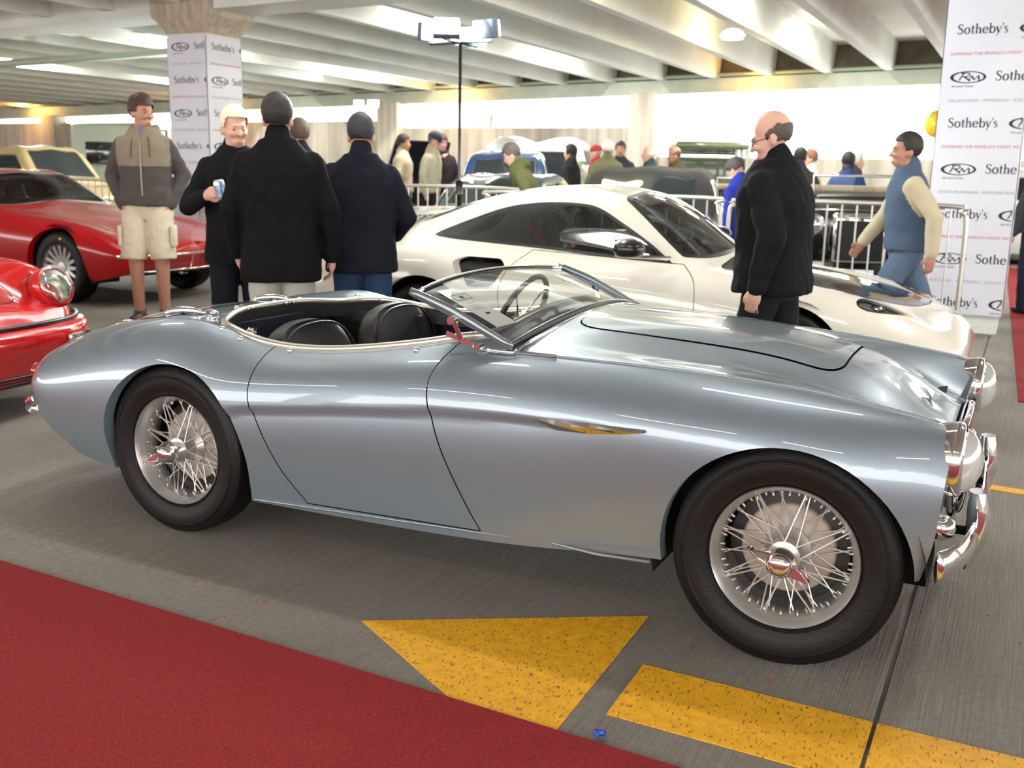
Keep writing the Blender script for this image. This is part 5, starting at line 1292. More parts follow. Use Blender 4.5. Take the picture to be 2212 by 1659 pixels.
def wrap(col, w, z0, z1, first, start, xo):
    h = w/2+.012
    bm = nb(); t = .006
    for k in range(4):
        a = k*PI/2; R = Matrix.Rotation(a, 3, 'Z'); vs = box(bm, (0, -h, (z0+z1)/2), (2*h+t, t, z1-z0))
        bmesh.ops.rotate(bm, verts=vs, cent=(0, 0, 0), matrix=R)
    bn = obj('banner_wrap', bm, BAN, col, smooth=False)
    for k, so in ((0, 0), (1, 2), (3, 2)):
        R = Matrix.Rotation(k*PI/2, 3, 'Z'); M = Matrix.Translation(R @ Vector((-h, -h-t/2, 0))) @ (R.to_4x4() @ Matrix(((1, 0, 0, 0), (0, 0, -1, 0), (0, 1, 0, 0), (0, 0, 0, 1))))
        strip_print(bn, M, 2*h, first, z0+.10, xo, start+so)
wrap(colR, .70, .17, 3.0, 2.71, 0, 0); wrap(colL, .62, .10, 2.98, 2.86, 2, 0)
# placard at the column foot
pl_ = thing('placard', 'small white name board leaning at the foot of the wrapped column', 'sign', (-.62, 10.22, 0))
bm = nb(); box(bm, (0, 0, .06), (.30, .012, .12)); obj('board', bm, mat('board_white', (.75, .75, .75), .5), pl_, smooth=False)
bm = nb(); word(bm, "Sotheby's", -.115, .035, .05)
for v in bm.verts: v.co = Vector((v.co.x, -.0075, v.co.y))
obj('lettering', bm, INKG, pl_, smooth=False)
# ================================================================== crowd barriers
STEEL = mat('galvanised_steel', (.55, .52, .47), .38, .8)
def barrier_proto(L, H, n):
    root = bpy.data.objects.new('crowd_barrier', None); r = .15
    b = nb(); A = smooth_pts([(0, 0, .28), (0, 0, H-r), (r*.3, 0, H-r*.3), (r, 0, H), (L-r, 0, H), (L-r*.3, 0, H-r*.3), (L, 0, H-r), (L, 0, .28)], 4); tube(b, A, .019, 8); tube(b, [(0, 0, .28), (L, 0, .28)], .016, 8)
    parts = [('frame', b)]
    for x in (.25, L-.25): b = nb(); tube(b, [(x, -.25, .01), (x, -.2, .06), (x, 0, .10), (x, .2, .06), (x, .25, .01)], .015, 8); tube(b, [(x, 0, .1), (x, 0, .29)], .013, 8); parts.append(('foot', b))
    b = nb(); cyl(b, (0, 0, .28), (0, 0, H), .0085, 6); bar = bpy.data.meshes.new('upright'); b.to_mesh(bar); b.free(); bar.materials.append(STEEL)
    return root, parts, bar
def barrier(label, loc, rz, L=2.2, H=1.2, n=19):
    root, parts, bar = barrier_proto(L, H, n); link(root); root.location = loc; root.rotation_euler = (0, 0, rz); tag(root, label, 'barrier', 'steel crowd barriers')
    for nm, b in parts: obj(nm, b, STEEL, root, auto=60)
    for i in range(1, n): o = link(bpy.data.objects.new('upright', bar), root); o.location = (L*i/n, 0, 0)
barrier('steel crowd barrier between the navy jacket and the flood light stand', (-7.35, 10.0, 0), math.radians(1.5), 2.35, 1.22)
barrier('steel crowd barrier beyond the white coupe windscreen', (-4.85, 9.05, 0), 0, 2.38, 1.20)
barrier('steel crowd barrier behind the walking man, by the black veteran car', (-2.28, 8.62, 0), math.radians(-2), 1.85, 1.20, 16)
barrier('steel crowd barrier in front of the banner column behind the men', (-9.95, 9.55, 0), 0, 2.3, 1.2)
barrier('steel crowd barrier behind the red grand tourer windscreen', (-12.6, 9.4, 0), 0, 2.3, 1.2)
# ================================================================== flood lights
def flood(label, loc, Hh, heads, power, pole=.022):
    o = thing('floodlight_stand', label, 'floodlight', loc)
    b = nb(); tube(b, [(0, 0, .05), (0, 0, Hh*.5)], pole, 10); obj('lower_pole', b, BLACKPL, o); b = nb(); tube(b, [(0, 0, Hh*.48), (0, 0, Hh)], pole*.7, 10); obj('upper_pole', b, BLACKPL, o)
    b = nb(); cyl(b, (0, 0, Hh*.47), (0, 0, Hh*.52), pole*1.5, 12); obj('pole_collar', b, BLACKPL, o)
    for k in range(3): a = k*2.094+.4; b = nb(); tube(b, [(0, 0, .45), (.45*math.cos(a), .45*math.sin(a), .012)], .012, 6); obj('leg', b, BLACKPL, o)
    b = nb(); tube(b, [(-.32, -.0, Hh), (.32, 0, Hh)], .015, 8); tube(b, [(0, -.3, Hh), (0, .3, Hh)], .015, 8); obj('cross_arm', b, BLACKPL, o)
    for i, (x, y, az, el) in enumerate(heads):
        h = bpy.data.objects.new('lamp_head', None); link(h, o); h.location = (x, y, Hh+.10); h.rotation_euler = (math.radians(90+el), 0, math.radians(az))
        b = nb(); box(b, (0, 0, .04), (.24, .16, .08), bev=.01)
        obj('housing', b, mat('flood_housing', (.07, .09, .12), .5), h, auto=40)
        b = nb(); box(b, (0, 0, -.02), (.21, .13, .012)); obj('glowing_glass', b, mat('flood_glow', (1, 1, 1), .5, emit=(.86, .95, 1.0), es=60), h, smooth=False)
        area('flood_beam', (0, 0, -.035), (0, 0, 0), .2, .12, power, (.88, .96, 1.0), h)
flood('black floodlight stand with glaring lamp heads behind the white coupe roof', (-4.72, 8.30, 0), 2.52, [(-.30, .02, -118, -6), (.30, -.02, -15, 8), (.02, -.28, -150, 28), (-.02, .28, -170, 40)], 110)
flood('floodlight stand glowing beside the far wall pillar', (-13.55, 19.6, 0), 2.75, [(-.2, 0, -150, -5), (.2, 0, -130, -5)], 60)
flood('twin-lamp floodlight stand beside the young man\'s shoulder', (-13.4, 13.4, 0), 2.0, [(-.17, 0, -140, -3), (.17, 0, -140, -3)], 50)
# round ceiling lamps
def globe(x, y, label, z=3.5):
    o = thing('ceiling_lamp', label, 'lamp', (x, y, z+tz(x)))
    b = nb(); lathe(b, [(0, .0), (.16, -.0), (.19, .06), (.16, .10), (.10, .14), (.0, .14)], 28, 'Z'); obj('diffuser', b, mat('lamp_glass_glow', (1, 1, 1), .4, emit=(1, .93, .75), es=10), o)
    b = nb(); lathe(b, [(.17, .055), (.20, .06), (.20, .085), (.17, .085)], 28, 'Z'); obj('ring', b, ALU, o)
    b = nb(); cyl(b, (0, 0, .13), (0, 0, 4.02-z), .02, 8); obj('stem', b, STEEL, o)
    L = bpy.data.lights.new('globe_light', 'POINT'); L.energy = 60; L.color = (1, .80, .45); L.shadow_soft_size = .15; q = link(bpy.data.objects.new('globe_light', L), o); q.location = (0, 0, -.1)
globe(-4.48, 16.5, 'round glowing ceiling lamp between the concrete ribs above the balding man', 3.50)
globe(-4.48, 11.3, 'round glowing ceiling lamp near the floodlight stand', 3.50)
def sodium(x, y, z, e):
    o = thing('sodium_lamp', 'orange sodium lamp under the far ledge', 'lamp', (x, y, z), 0, 'sodium lamps at the far wall')
    b = nb(); box(b, (0, 0, 0), (.35, .14, .10), bev=.03); obj('housing', b, ALU, o, auto=40)
    b = nb(); ellipsoid(b, (0, 0, -.05), (.14, .06, .05), 14, 8); obj('lens', b, mat('sodium_glow', (1, .6, .2), .4, emit=(1, .50, .10), es=12), o)
    L = bpy.data.lights.new('sodium_light', 'POINT'); L.energy = e; L.color = (1, .48, .10); L.shadow_soft_size = .12; q = link(bpy.data.objects.new('sodium_light', L), o); q.location = (0, -.1, -.16)
for x in (-5.2, -12.2, -20, -27): sodium(x, 21.55, 3.62+tz(x), 45)
sodium(-19.5, 12.5, 3.3, 60)
# pipe along the ledge
b = nb(); tube(b, [(-46, 21.78, 3.50+tz(-46)), (13, 21.78, 3.50+tz(13))], .035, 8); tag(obj('sprinkler_pipe', b, mat('pipe_green', (.42, .50, .38), .5)), 'long pale green pipe along the far ledge', 'pipe')
b = nb(); tube(b, [(-46, 12.0, 3.2+tz(-46)), (-11.2, 12.0, 3.2+tz(-11.2))], .06, 8); tag(obj('drain_pipe', b, mat('pipe_green', (.42, .50, .38), .5)), 'thick green pipe under the deck behind the young man', 'pipe')
# balloon
o = thing('balloon', 'yellow balloon beside the wrapped column', 'balloon', (-1.34, 16.0, 2.18)); b = nb(); ellipsoid(b, (0, 0, 0), (.155, .155, .19), 20, 14); obj('skin', b, mat('balloon_yellow', (.85, .55, .03), .3, coat=.3), o)
b = nb(); tube(b, [(0, 0, -.19), (.01, .0, -.9), (.03, .02, -2.17)], .003, 5); obj('string', b, mat('string_white', (.6, .6, .6), .7), o)
# street lamp / mast outside seen through the opening is blown out; orange-white marker pole on the parapet
o = thing('marker_pole', 'short orange and white pole standing on the far parapet', 'pole', (-11.75, 22.16, 2.43)); b = nb(); tube(b, [(0, 0, 0), (.02, 0, .28)], .035, 8); obj('lower_part', b, mat('pole_orange', (.65, .28, .12), .6), o); b = nb(); tube(b, [(.02, 0, .28), (.04, 0, .45)], .03, 8); obj('upper_part', b, mat('pole_white', (.6, .6, .6), .6), o)
# auction cards in the windscreens
def card(label, pts, thick=.0015, lines=True):
    p0, px, py = Vector(pts[0]), Vector(pts[1]), Vector(pts[2]); ex, ey = px-p0, py-p0; n = ex.cross(ey).normalized()
    o = thing('auction_card', label, 'card', p0)
    b = nb(); prism(b, [Vector((0, 0, 0)), ex, ex+ey, ey], n*thick); obj('sheet', b, mat('card_paper', (.92, .92, .91), .6), o, smooth=False)
    b = nb(); q = n*(thick+.0008) if n.z > 0 else -n*.0008
    def rect(u0, v0, u1, v1): loop(b, [ex*u0+ey*v0+q, ex*u1+ey*v0+q, ex*u1+ey*v1+q, ex*u0+ey*v1+q])
    rect(.12, .16, .88, .17); rect(.12, .29, .88, .30); rect(.12, .16, .14, .30); rect(.86, .16, .88, .30); rect(.42, .20, .60, .26); rect(.40, .66, .60, .70)
    for k in range(4): rect(.25, .40+k*.05, .75, .405+k*.05)
    obj('print', b, INK, o, smooth=False)
card('white folded auction card lying inside the roadster windscreen', [(-1.781, 2.988, .986), (-1.778, 3.126, .985), (-1.531, 2.956, .887)])
card('pale auction card inside the white coupe windscreen', [(-2.228, 6.361, 1.150), (-2.24, 6.50, 1.158), (-2.006, 6.473, .985)])
# ================================================================== people
from mathutils import noise as mnoise
PENDING = []
def capsule(bm, p, q, r1, r2=None, n=12, flat=1.):
    p, q = Vector(p), Vector(q); r2 = r1 if r2 is None else r2; d = (q-p); L = d.length
    if L < 1e-6: return
    pts, rr = [], []
    u = d/L
    for a in (-1, -.87, -.5): pts.append(p+u*r1*a); rr.append(r1*math.sqrt(max(0, 1-a*a))+1e-4)
    pts.append(p); rr.append(r1); pts.append(q); rr.append(r2)
    for a in (.5, .87, 1): pts.append(q+u*r2*a); rr.append(r2*math.sqrt(max(0, 1-a*a))+1e-4)
    tube(bm, pts, rr, n)
def eloft(bm, rows, n=20):
    """rows: (cx, cy, z, rx, ry)"""
    R = []
    for cx, cy, z, rx, ry in rows:
        R.append([bm.verts.new((cx+rx*math.copysign(abs(math.cos(a))**.85, math.cos(a)), cy+ry*math.copysign(abs(math.sin(a))**.85, math.sin(a)), z)) for a in np.linspace(0, 2*PI, n, endpoint=False)])
    for A, B in zip(R, R[1:]):
        for k in range(n): bm.faces.new((A[k], A[(k+1) % n], B[(k+1) % n], B[k]))
    bm.faces.new(R[0][::-1]); bm.faces.new(R[-1])
def remeshed(name, bm, mats, parent, vox, smooth=4, wrinkle=0., wscale=9., rules=None, label=None, seed=0):
    bmesh.ops.recalc_face_normals(bm, faces=bm.faces[:])
    me = bpy.data.meshes.new(name); bm.to_mesh(me); bm.free()
    o = link(bpy.data.objects.new(name, me), parent)
    md = o.modifiers.new('r', 'REMESH'); md.mode = 'VOXEL'; md.voxel_size = vox; md.use_smooth_shade = True
    if smooth: ms = o.modifiers.new('s', 'SMOOTH'); ms.factor = .5; ms.iterations = smooth
    if label: o['label'] = label
    PENDING.append((o, mats if isinstance(mats, list) else [mats], wrinkle, wscale, rules, seed)); return o
def finish_remesh():
    bpy.context.view_layer.update(); dg = bpy.context.evaluated_depsgraph_get()
    res = [(p, bpy.data.meshes.new_from_object(p[0].evaluated_get(dg))) for p in PENDING]
    for (o, mats, wr, ws, rules, seed), me in res:
        o.modifiers.clear(); old = o.data; nm = old.name; o.data = me; bpy.data.meshes.remove(old); me.name = nm
        n = len(me.vertices); co = np.empty(n*3); me.vertices.foreach_get('co', co); co = co.reshape(-1, 3)
        if wr:
            no = np.empty(n*3); me.vertices.foreach_get('normal', no); no = no.reshape(-1, 3)
            rg = np.random.default_rng(seed+3); d = np.zeros(n)
            for q in range(9):
                kv = rg.normal(size=3)*ws*(1.2+.5*q)*np.array([1, 1, 1.5]); d += np.sin(co @ kv+rg.uniform(0, 6.3)+1.5*np.sin(co @ rg.normal(size=3)*ws))*(.5 if q < 4 else .28)
            co = co+no*(d*wr)[:, None]; me.vertices.foreach_set('co', co.ravel())
        me.materials.clear()
        for m_ in mats: me.materials.append(m_)
        f = len(me.polygons); idx = np.zeros(f, dtype=np.int32)
        if rules:
            cen = np.empty(f*3); me.polygons.foreach_get('center', cen); cen = cen.reshape(-1, 3)
            for k, fn in enumerate(rules): idx[fn(cen)] = k+1
        me.polygons.foreach_set('material_index', idx)
        me.polygons.foreach_set('use_smooth', np.ones(f, dtype=bool)); me.update()
    PENDING.clear()
SKINS = {'fair': (.56, .31, .22), 'tan': (.40, .20, .13), 'pink': (.55, .31, .23), 'warm': (.48, .25, .17)}
def person(label, loc, face, H=1.78, skin='fair', top=(.008, .008, .009), legs=(.02, .02, .025), hair=(.03, .018, .012), hairstyle='short', hem=.92, shoe=(.01, .01, .01),
           armR=None, armL=None, stride=0., lean=0., head=(0, 0), shorts=False, vox=.013, group=None, bulk=1., rules=None, topmats=None, curl=.8, collar=True, hood=False, name='person', stand=None, glasses=False, jacket='jacket', cuff=0.):
    P = thing(name, label, 'person', loc, math.radians(face), group); k = H/1.80; V3 = lambda x, y, z: Vector((x*k, y*k, z*k))
    far = vox > .018; S = mat('skin_'+skin, SKINS[skin], .5)
    sn = lean; cs = math.cos(lean); sl = math.sin(lean)
    def up(x, y, z):                     # lean the trunk forward about the hips
        dz = z-.95; return V3(x*cs+dz*sl, y, .95+dz*cs-x*sl) if dz > 0 else V3(x, y, z)
    sh = {s: up(0, s*.180*bulk, 1.405) for s in (-1, 1)}
    arms = {-1: armR or ((-.03, -.27, 1.16), (.04, -.28, .90)), 1: armL or ((-.03, .27, 1.16), (.04, .28, .90))}
    el = {s: up(*arms[s][0]) if arms[s][0][2] > .95 else V3(*arms[s][0]) for s in arms}; wr = {s: up(*arms[s][1]) if arms[s][1][2] > .95 else V3(*arms[s][1]) for s in arms}
    hip = {s: V3(0, s*.09, .93) for s in (-1, 1)}
    kn = {s: V3(.03+stride*s*.22, s*.10, .50) for s in (-1, 1)}; an = {s: V3(stride*s*(.42 if s*stride > 0 else .48), s*.10, .085+(.06 if stride and s*stride < 0 else 0)) for s in (-1, 1)}
    hy, hp = math.radians(head[0]), math.radians(head[1])
    HM = Matrix.Rotation(hy, 3, 'Z') @ Matrix.Rotation(hp+lean*.6, 3, 'Y'); nk = up(0, 0, 1.50); hc = up(.022, 0, 1.645)
    def hd(x, y, z): return hc+HM @ V3(x, y, z)
    # ---------------- body
    b = nb()
    eloft(b, [(*up(0, 0, z)[:2], up(0, 0, z).z, rx*k, ry*k) for z, rx, ry in ((.86, .08, .12), (.95, .105, .15), (1.08, .10, .135), (1.25, .112, .155), (1.40, .10, .165), (1.47, .06, .10), (1.52, .05, .055))], 14)
    capsule(b, up(0, 0, 1.47), hc+Vector((0, 0, -.06*k)), .064*k, .060*k)
    for s in (-1, 1): capsule(b, up(-.01, s*.04, 1.485), up(-.01, s*.11, 1.44), .040*k, .036*k)
    for s in (-1, 1):
        capsule(b, sh[s]*.92+up(0, 0, 1.40)*.08, el[s], .046*k, .040*k); capsule(b, el[s], wr[s], .042*k, .030*k)
        capsule(b, hip[s], kn[s], .085*k, .058*k); capsule(b, kn[s], an[s], .060*k, .040*k)
        capsule(b, an[s]+V3(-.04, 0, -.03), an[s]+V3(.14, s*.015, -.045), .038*k, .030*k)
        # hand
        fd = (wr[s]-el[s]).normalized(); pal = wr[s]+fd*.055*k; side = Vector((0, -s, 0)); side = (side-fd*side.dot(fd)).normalized(); nrm = fd.cross(side).normalized()*(1 if s < 0 else -1)
        fwdv = nrm if nrm.x > 0 else -nrm
        capsule(b, wr[s]+fwdv*.012*k, pal+fwdv*.022*k, .022*k, .020*k); capsule(b, wr[s]-fwdv*.012*k, pal-fwdv*.022*k, .022*k, .020*k); capsule(b, wr[s], pal, .026*k, .024*k)
        if not far:
            for i, (o, L) in enumerate(((.031, .078), (.011, .088), (-.010, .082), (-.030, .064))):
                a = pal+fwdv*o*k+fd*.025*k; c1 = a+(fd*math.cos(curl*.5)+side*math.sin(curl*.5))*L*.5*k; c2 = c1+(fd*math.cos(curl*1.4)+side*math.sin(curl*1.4))*L*.5*k
                capsule(b, a, c1, .0095*k, .009*k, 8); capsule(b, c1, c2, .009*k, .0075*k, 8)
            a = wr[s]+fd*.02*k+fwdv*.028*k; c1 = a+(fd*.7+fwdv*.5+side*.4).normalized()*.045*k; capsule(b, a, c1, .012*k, .0105*k, 8); capsule(b, c1, c1+(fd*.9+side*.35).normalized()*.032*k, .0105*k, .009*k, 8)
        else: capsule(b, pal, pal+fd*.05*k+side*.02*k, .024*k, .018*k)
    # head
    def ell(x, y, z, a, c, d): ellipsoid(b, hd(x, y, z), (a*k, c*k, d*k), 16, 12, HM)
    ell(-.012, 0, .045, .096, .076, .095); ell(.018, 0, -.02, .074, .066, .085); ell(.040, 0, -.075, .048, .050, .040); ell(.052, 0, -.098, .026, .028, .018)
    if not far:
        ell(.086, 0, .022, .018, .045, .012); ell(.074, .036, -.028, .024, .022, .022); ell(.074, -.036, -.028, .024, .022, .022)
        capsule(b, hd(.090, 0, .010), hd(.113, 0, -.034), .010*k, .015*k, 8); ell(.090, 0, -.071, .010, .021, .006); ell(.089, 0, -.083, .010, .018, .006)
    else: capsule(b, hd(.085, 0, .01), hd(.108, 0, -.03), .010*k, .014*k, 8)
    for s in (-1, 1): ellipsoid(b, hd(-.012, s*.078, -.012), (.022*k, .011*k, .034*k), 10, 8, HM)
    remeshed('body', b, S, P, min(vox, .011) if not far else vox, 3)
    if not far:
        for s in (-1, 1):
            b = nb(); ellipsoid(b, hd(.0800, s*.032, -.002), (.0105*k, .0115*k, .0068*k), 10, 8, HM); e = obj('eye', b, mat('eye_white', (.26, .20, .17), .35), P)
            b = nb(); ellipsoid(b, hd(.0870, s*.032, -.002), (.0045*k, .0055*k, .0055*k), 8, 6, HM); obj('iris', b, mat('iris_dark', (.03, .02, .015), .2), e)
            b = nb(); tube(b, [hd(.092, s*.014, .020), hd(.093, s*.034, .025), hd(.084, s*.052, .020)], .0033*k, 6); obj('eyebrow', b, mat('hair_%d_%d' % (hair[0]*255, hair[1]*255), hair, .6), P)
        b = nb(); tube(b, [hd(.094, -.019, -.0775), hd(.0985, 0, -.077), hd(.094, .019, -.0775)], .0017*k, 6); obj('mouth', b, mat('lip_line', (.16, .05, .045), .6), P)
    # ---------------- hair
    HMT = mat('hair_%d_%d' % (hair[0]*255, hair[1]*255), hair, .65, bump=.5, bscale=120)
    def cap(infl, keep, nm='hair', m=HMT, off=(-.012, 0, .045), sc=(.096, .076, .095)):
        b = nb(); bmesh.ops.create_uvsphere(b, u_segments=48, v_segments=34, radius=1.)
        for v in b.verts:
            t = 1+.03*mnoise.noise(v.co*4)+.018*mnoise.noise(Vector((v.co.x*22, v.co.y*22, v.co.z*5)))
            v.co = Vector((off[0]+v.co.x*(sc[0]+infl)*t, off[1]+v.co.y*(sc[1]+infl)*t, off[2]+v.co.z*(sc[2]+infl)*t))
        bmesh.ops.delete(b, geom=[v for v in b.verts if not keep(v.co)], context='VERTS')
        for v in b.verts: v.co = hc+HM @ (v.co*k)
        r = bmesh.ops.solidify(b, geom=b.faces[:], thickness=.006*k)
        return obj(nm, b, m, P)
    if hairstyle == 'short': cap(.011, lambda c: c.z > .068-(.10 if c.x < .02 else .10*max(0, 1-(c.x-.02)/.035)) and not (c.z < .0 and c.x > -.02) and c.z > -.035-(.03 if c.x < -.05 else 0))
    elif hairstyle == 'fringe': cap(.017, lambda c: c.z > .052-(.11 if c.x < .02 else .08*max(0, 1-(c.x-.02)/.03)) and not (c.z < -.0 and c.x > -.02) and c.z > -.045)
    elif hairstyle == 'bald': cap(.006, lambda c: c.x < .03 and -.03+.5*max(0, c.x+.02)-.25*max(0, -c.x-.06) < c.z < .064-.55*max(0, c.x+.03)+.1*min(0, c.x+.06))
    elif hairstyle == 'long': cap(.016, lambda c: c.x < .05 or c.z > .09); b = nb(); eloft(b, [(*(hd(-.05, 0, z)[:2]), hd(-.05, 0, z).z, r*k, q*k) for z, r, q in ((-.22, .03, .07), (-.12, .05, .085), (-.02, .06, .085))], 12); obj('hair_length', b, HMT, P)
    elif hairstyle == 'cap':
        m_ = mat('cap_%d' % (top[2]*999), (.025, .028, .05) if hair[0] < .3 else (.35, .03, .04), .8); c_ = cap(.016, lambda c: c.z > .035, 'cap', m_)
        b = nb(); n_ = 12; A = [b.verts.new(hd(.075*math.cos(a)+.01, .075*math.sin(a), .045)) for a in np.linspace(-1.2, 1.2, n_)]; B = [b.verts.new(hd(.165*math.cos(a)**.7+.01, .078*math.sin(a), .032)) for a in np.linspace(-1.2, 1.2, n_)]
        for i in range(n_-1): b.faces.new((A[i], A[i+1], B[i+1], B[i]))
        bmesh.ops.solidify(b, geom=b.faces[:], thickness=.005); obj('cap_peak', b, m_, c_)
        cap(.008, lambda c: c.x < .0 and -.06 < c.z < .045)
    if glasses:
        b = nb()
        for s in (-1, 1): tube(b, [hd(.10+.0, s*.034+.02*math.cos(a), .002+.016*math.sin(a)) for a in np.linspace(0, 2*PI, 16, endpoint=False)], .002*k, 5, closed=True); tube(b, [hd(.10, s*.054, .004), hd(.0, s*.082, .004)], .002*k, 5)
        obj('glasses', b, BLACKPL, P)
    # ---------------- trousers / shorts
    LM = mat('cloth_%d_%d_%d' % tuple(int(c*999) for c in legs), legs, .9, spec=.12, bump=.2, bscale=200)
    b = nb(); g = .020
    eloft(b, [(0, 0, z*k, (rx+g)*k*bulk, (ry+g)*k*bulk) for z, rx, ry in ((.82, .075, .13), (.92, .105, .155), (1.0, .10, .145), (1.06, .095, .14))], 16)
    for s in (-1, 1):
        if shorts:
            q = hip[s]*.12+kn[s]*.88
            tube(b, [hip[s]+V3(0, 0, .03), hip[s]*.6+q*.4, q+V3(0, s*.014, -.045)], [.105*k, .108*k, .104*k], 16)
        else:
            capsule(b, hip[s], kn[s], .105*k, .082*k, 14); capsule(b, kn[s], an[s]+V3(-.005, 0, -.0), .080*k, .070*k, 14)
    tr = remeshed('shorts' if shorts else 'trousers', b, LM, P, vox, 3, .0022*k, 8, seed=int(H*100) % 17)
    if shorts:
        for s in (-1, 1):
            b = nb(); c = hip[s]*.45+kn[s]*.55+V3(.01, s*.105, 0); box(b, c, (.15*k, .035*k, .17*k), bev=.012); obj('cargo_pocket', b, LM, tr, auto=50)
    for s in (-1, 1):
        b = nb(); a = an[s]; capsule(b, a+V3(-.055, 0, -.04), a+V3(.15, s*.015, -.05), .046*k, .038*k); capsule(b, a+V3(-.02, 0, -.0), a+V3(.02, 0, -.04), .05*k, .05*k)
        o = remeshed('shoe', b, mat('shoe_%d' % int(shoe[0]*999), shoe, .5), P, vox, 3)
        # flat sole
    # ---------------- jacket
    TM = topmats or [mat('top_%d_%d_%d' % tuple(int(c*999) for c in top), top, .9, spec=.12, bump=.15, bscale=260, noise=.12, nscale=30)]
    b = nb(); g = .030*bulk; B = bulk
    rows = [(hem, .125, .185), (hem+.06, .128, .185), (1.08, .118, .165), (1.22, .122, .178), (1.34, .118, .188), (1.40, .104, .184), (1.44, .090, .158), (1.475, .076, .118), (1.51, .062, .085), (1.54, .052, .068)]
    rows = [r for i, r in enumerate(rows) if i == 0 or r[0] > hem+.02]
    eloft(b, [(*((up(0, 0, z) if z > .95 else V3(0, 0, z))[:2]), (up(0, 0, z) if z > .95 else V3(0, 0, z)).z, (rx+g)*k*B, (ry+g*.9)*k*B) for z, rx, ry in rows], 24)
    for s in (-1, 1):
        a = sh[s]*.92+up(0, 0, 1.39)*.08; q = wr[s]-(wr[s]-el[s]).normalized()*(.01-cuff)
        capsule(b, a, el[s], .070*k*B, .062*k*B, 14); capsule(b, el[s], q, .062*k*B, .050*k, 14)
    if collar: capsule(b, up(-.028, 0, 1.50), up(-.008, 0, 1.562), .075*k, .071*k, 14)
    if hood: capsule(b, up(-.085, -.06, 1.50), up(-.085, .06, 1.50), .058*k, .058*k); capsule(b, up(.02, -.085, 1.49), up(-.08, -.08, 1.53), .035*k, .04*k); capsule(b, up(.02, .085, 1.49), up(-.08, .08, 1.53), .035*k, .04*k)
    jk = remeshed(jacket, b, TM, P, vox, 4, .0033*k, 7, rules=rules(k, sh, el, wr) if rules else None, seed=int(H*1000) % 23)
    return P, dict(wr=wr, el=el, hc=hc, hd=hd, k=k, up=up, V3=V3, jk=jk, HM=HM)
def segd(c, a, b):
    a, b = np.array(a), np.array(b); d = b-a; t = np.clip(((c-a) @ d)/(d @ d), 0, 1); return np.linalg.norm(c-a-t[:, None]*d, axis=1)
def sleeves(k, sh, el, wr):
    def f(c):
        q = np.zeros(len(c), bool)
        for s in (-1, 1): q |= (np.minimum(segd(c, sh[s], el[s]), segd(c, el[s], wr[s])) < .094*k) & (c[:, 1]*s > .178*k)
        return q
    return [f]
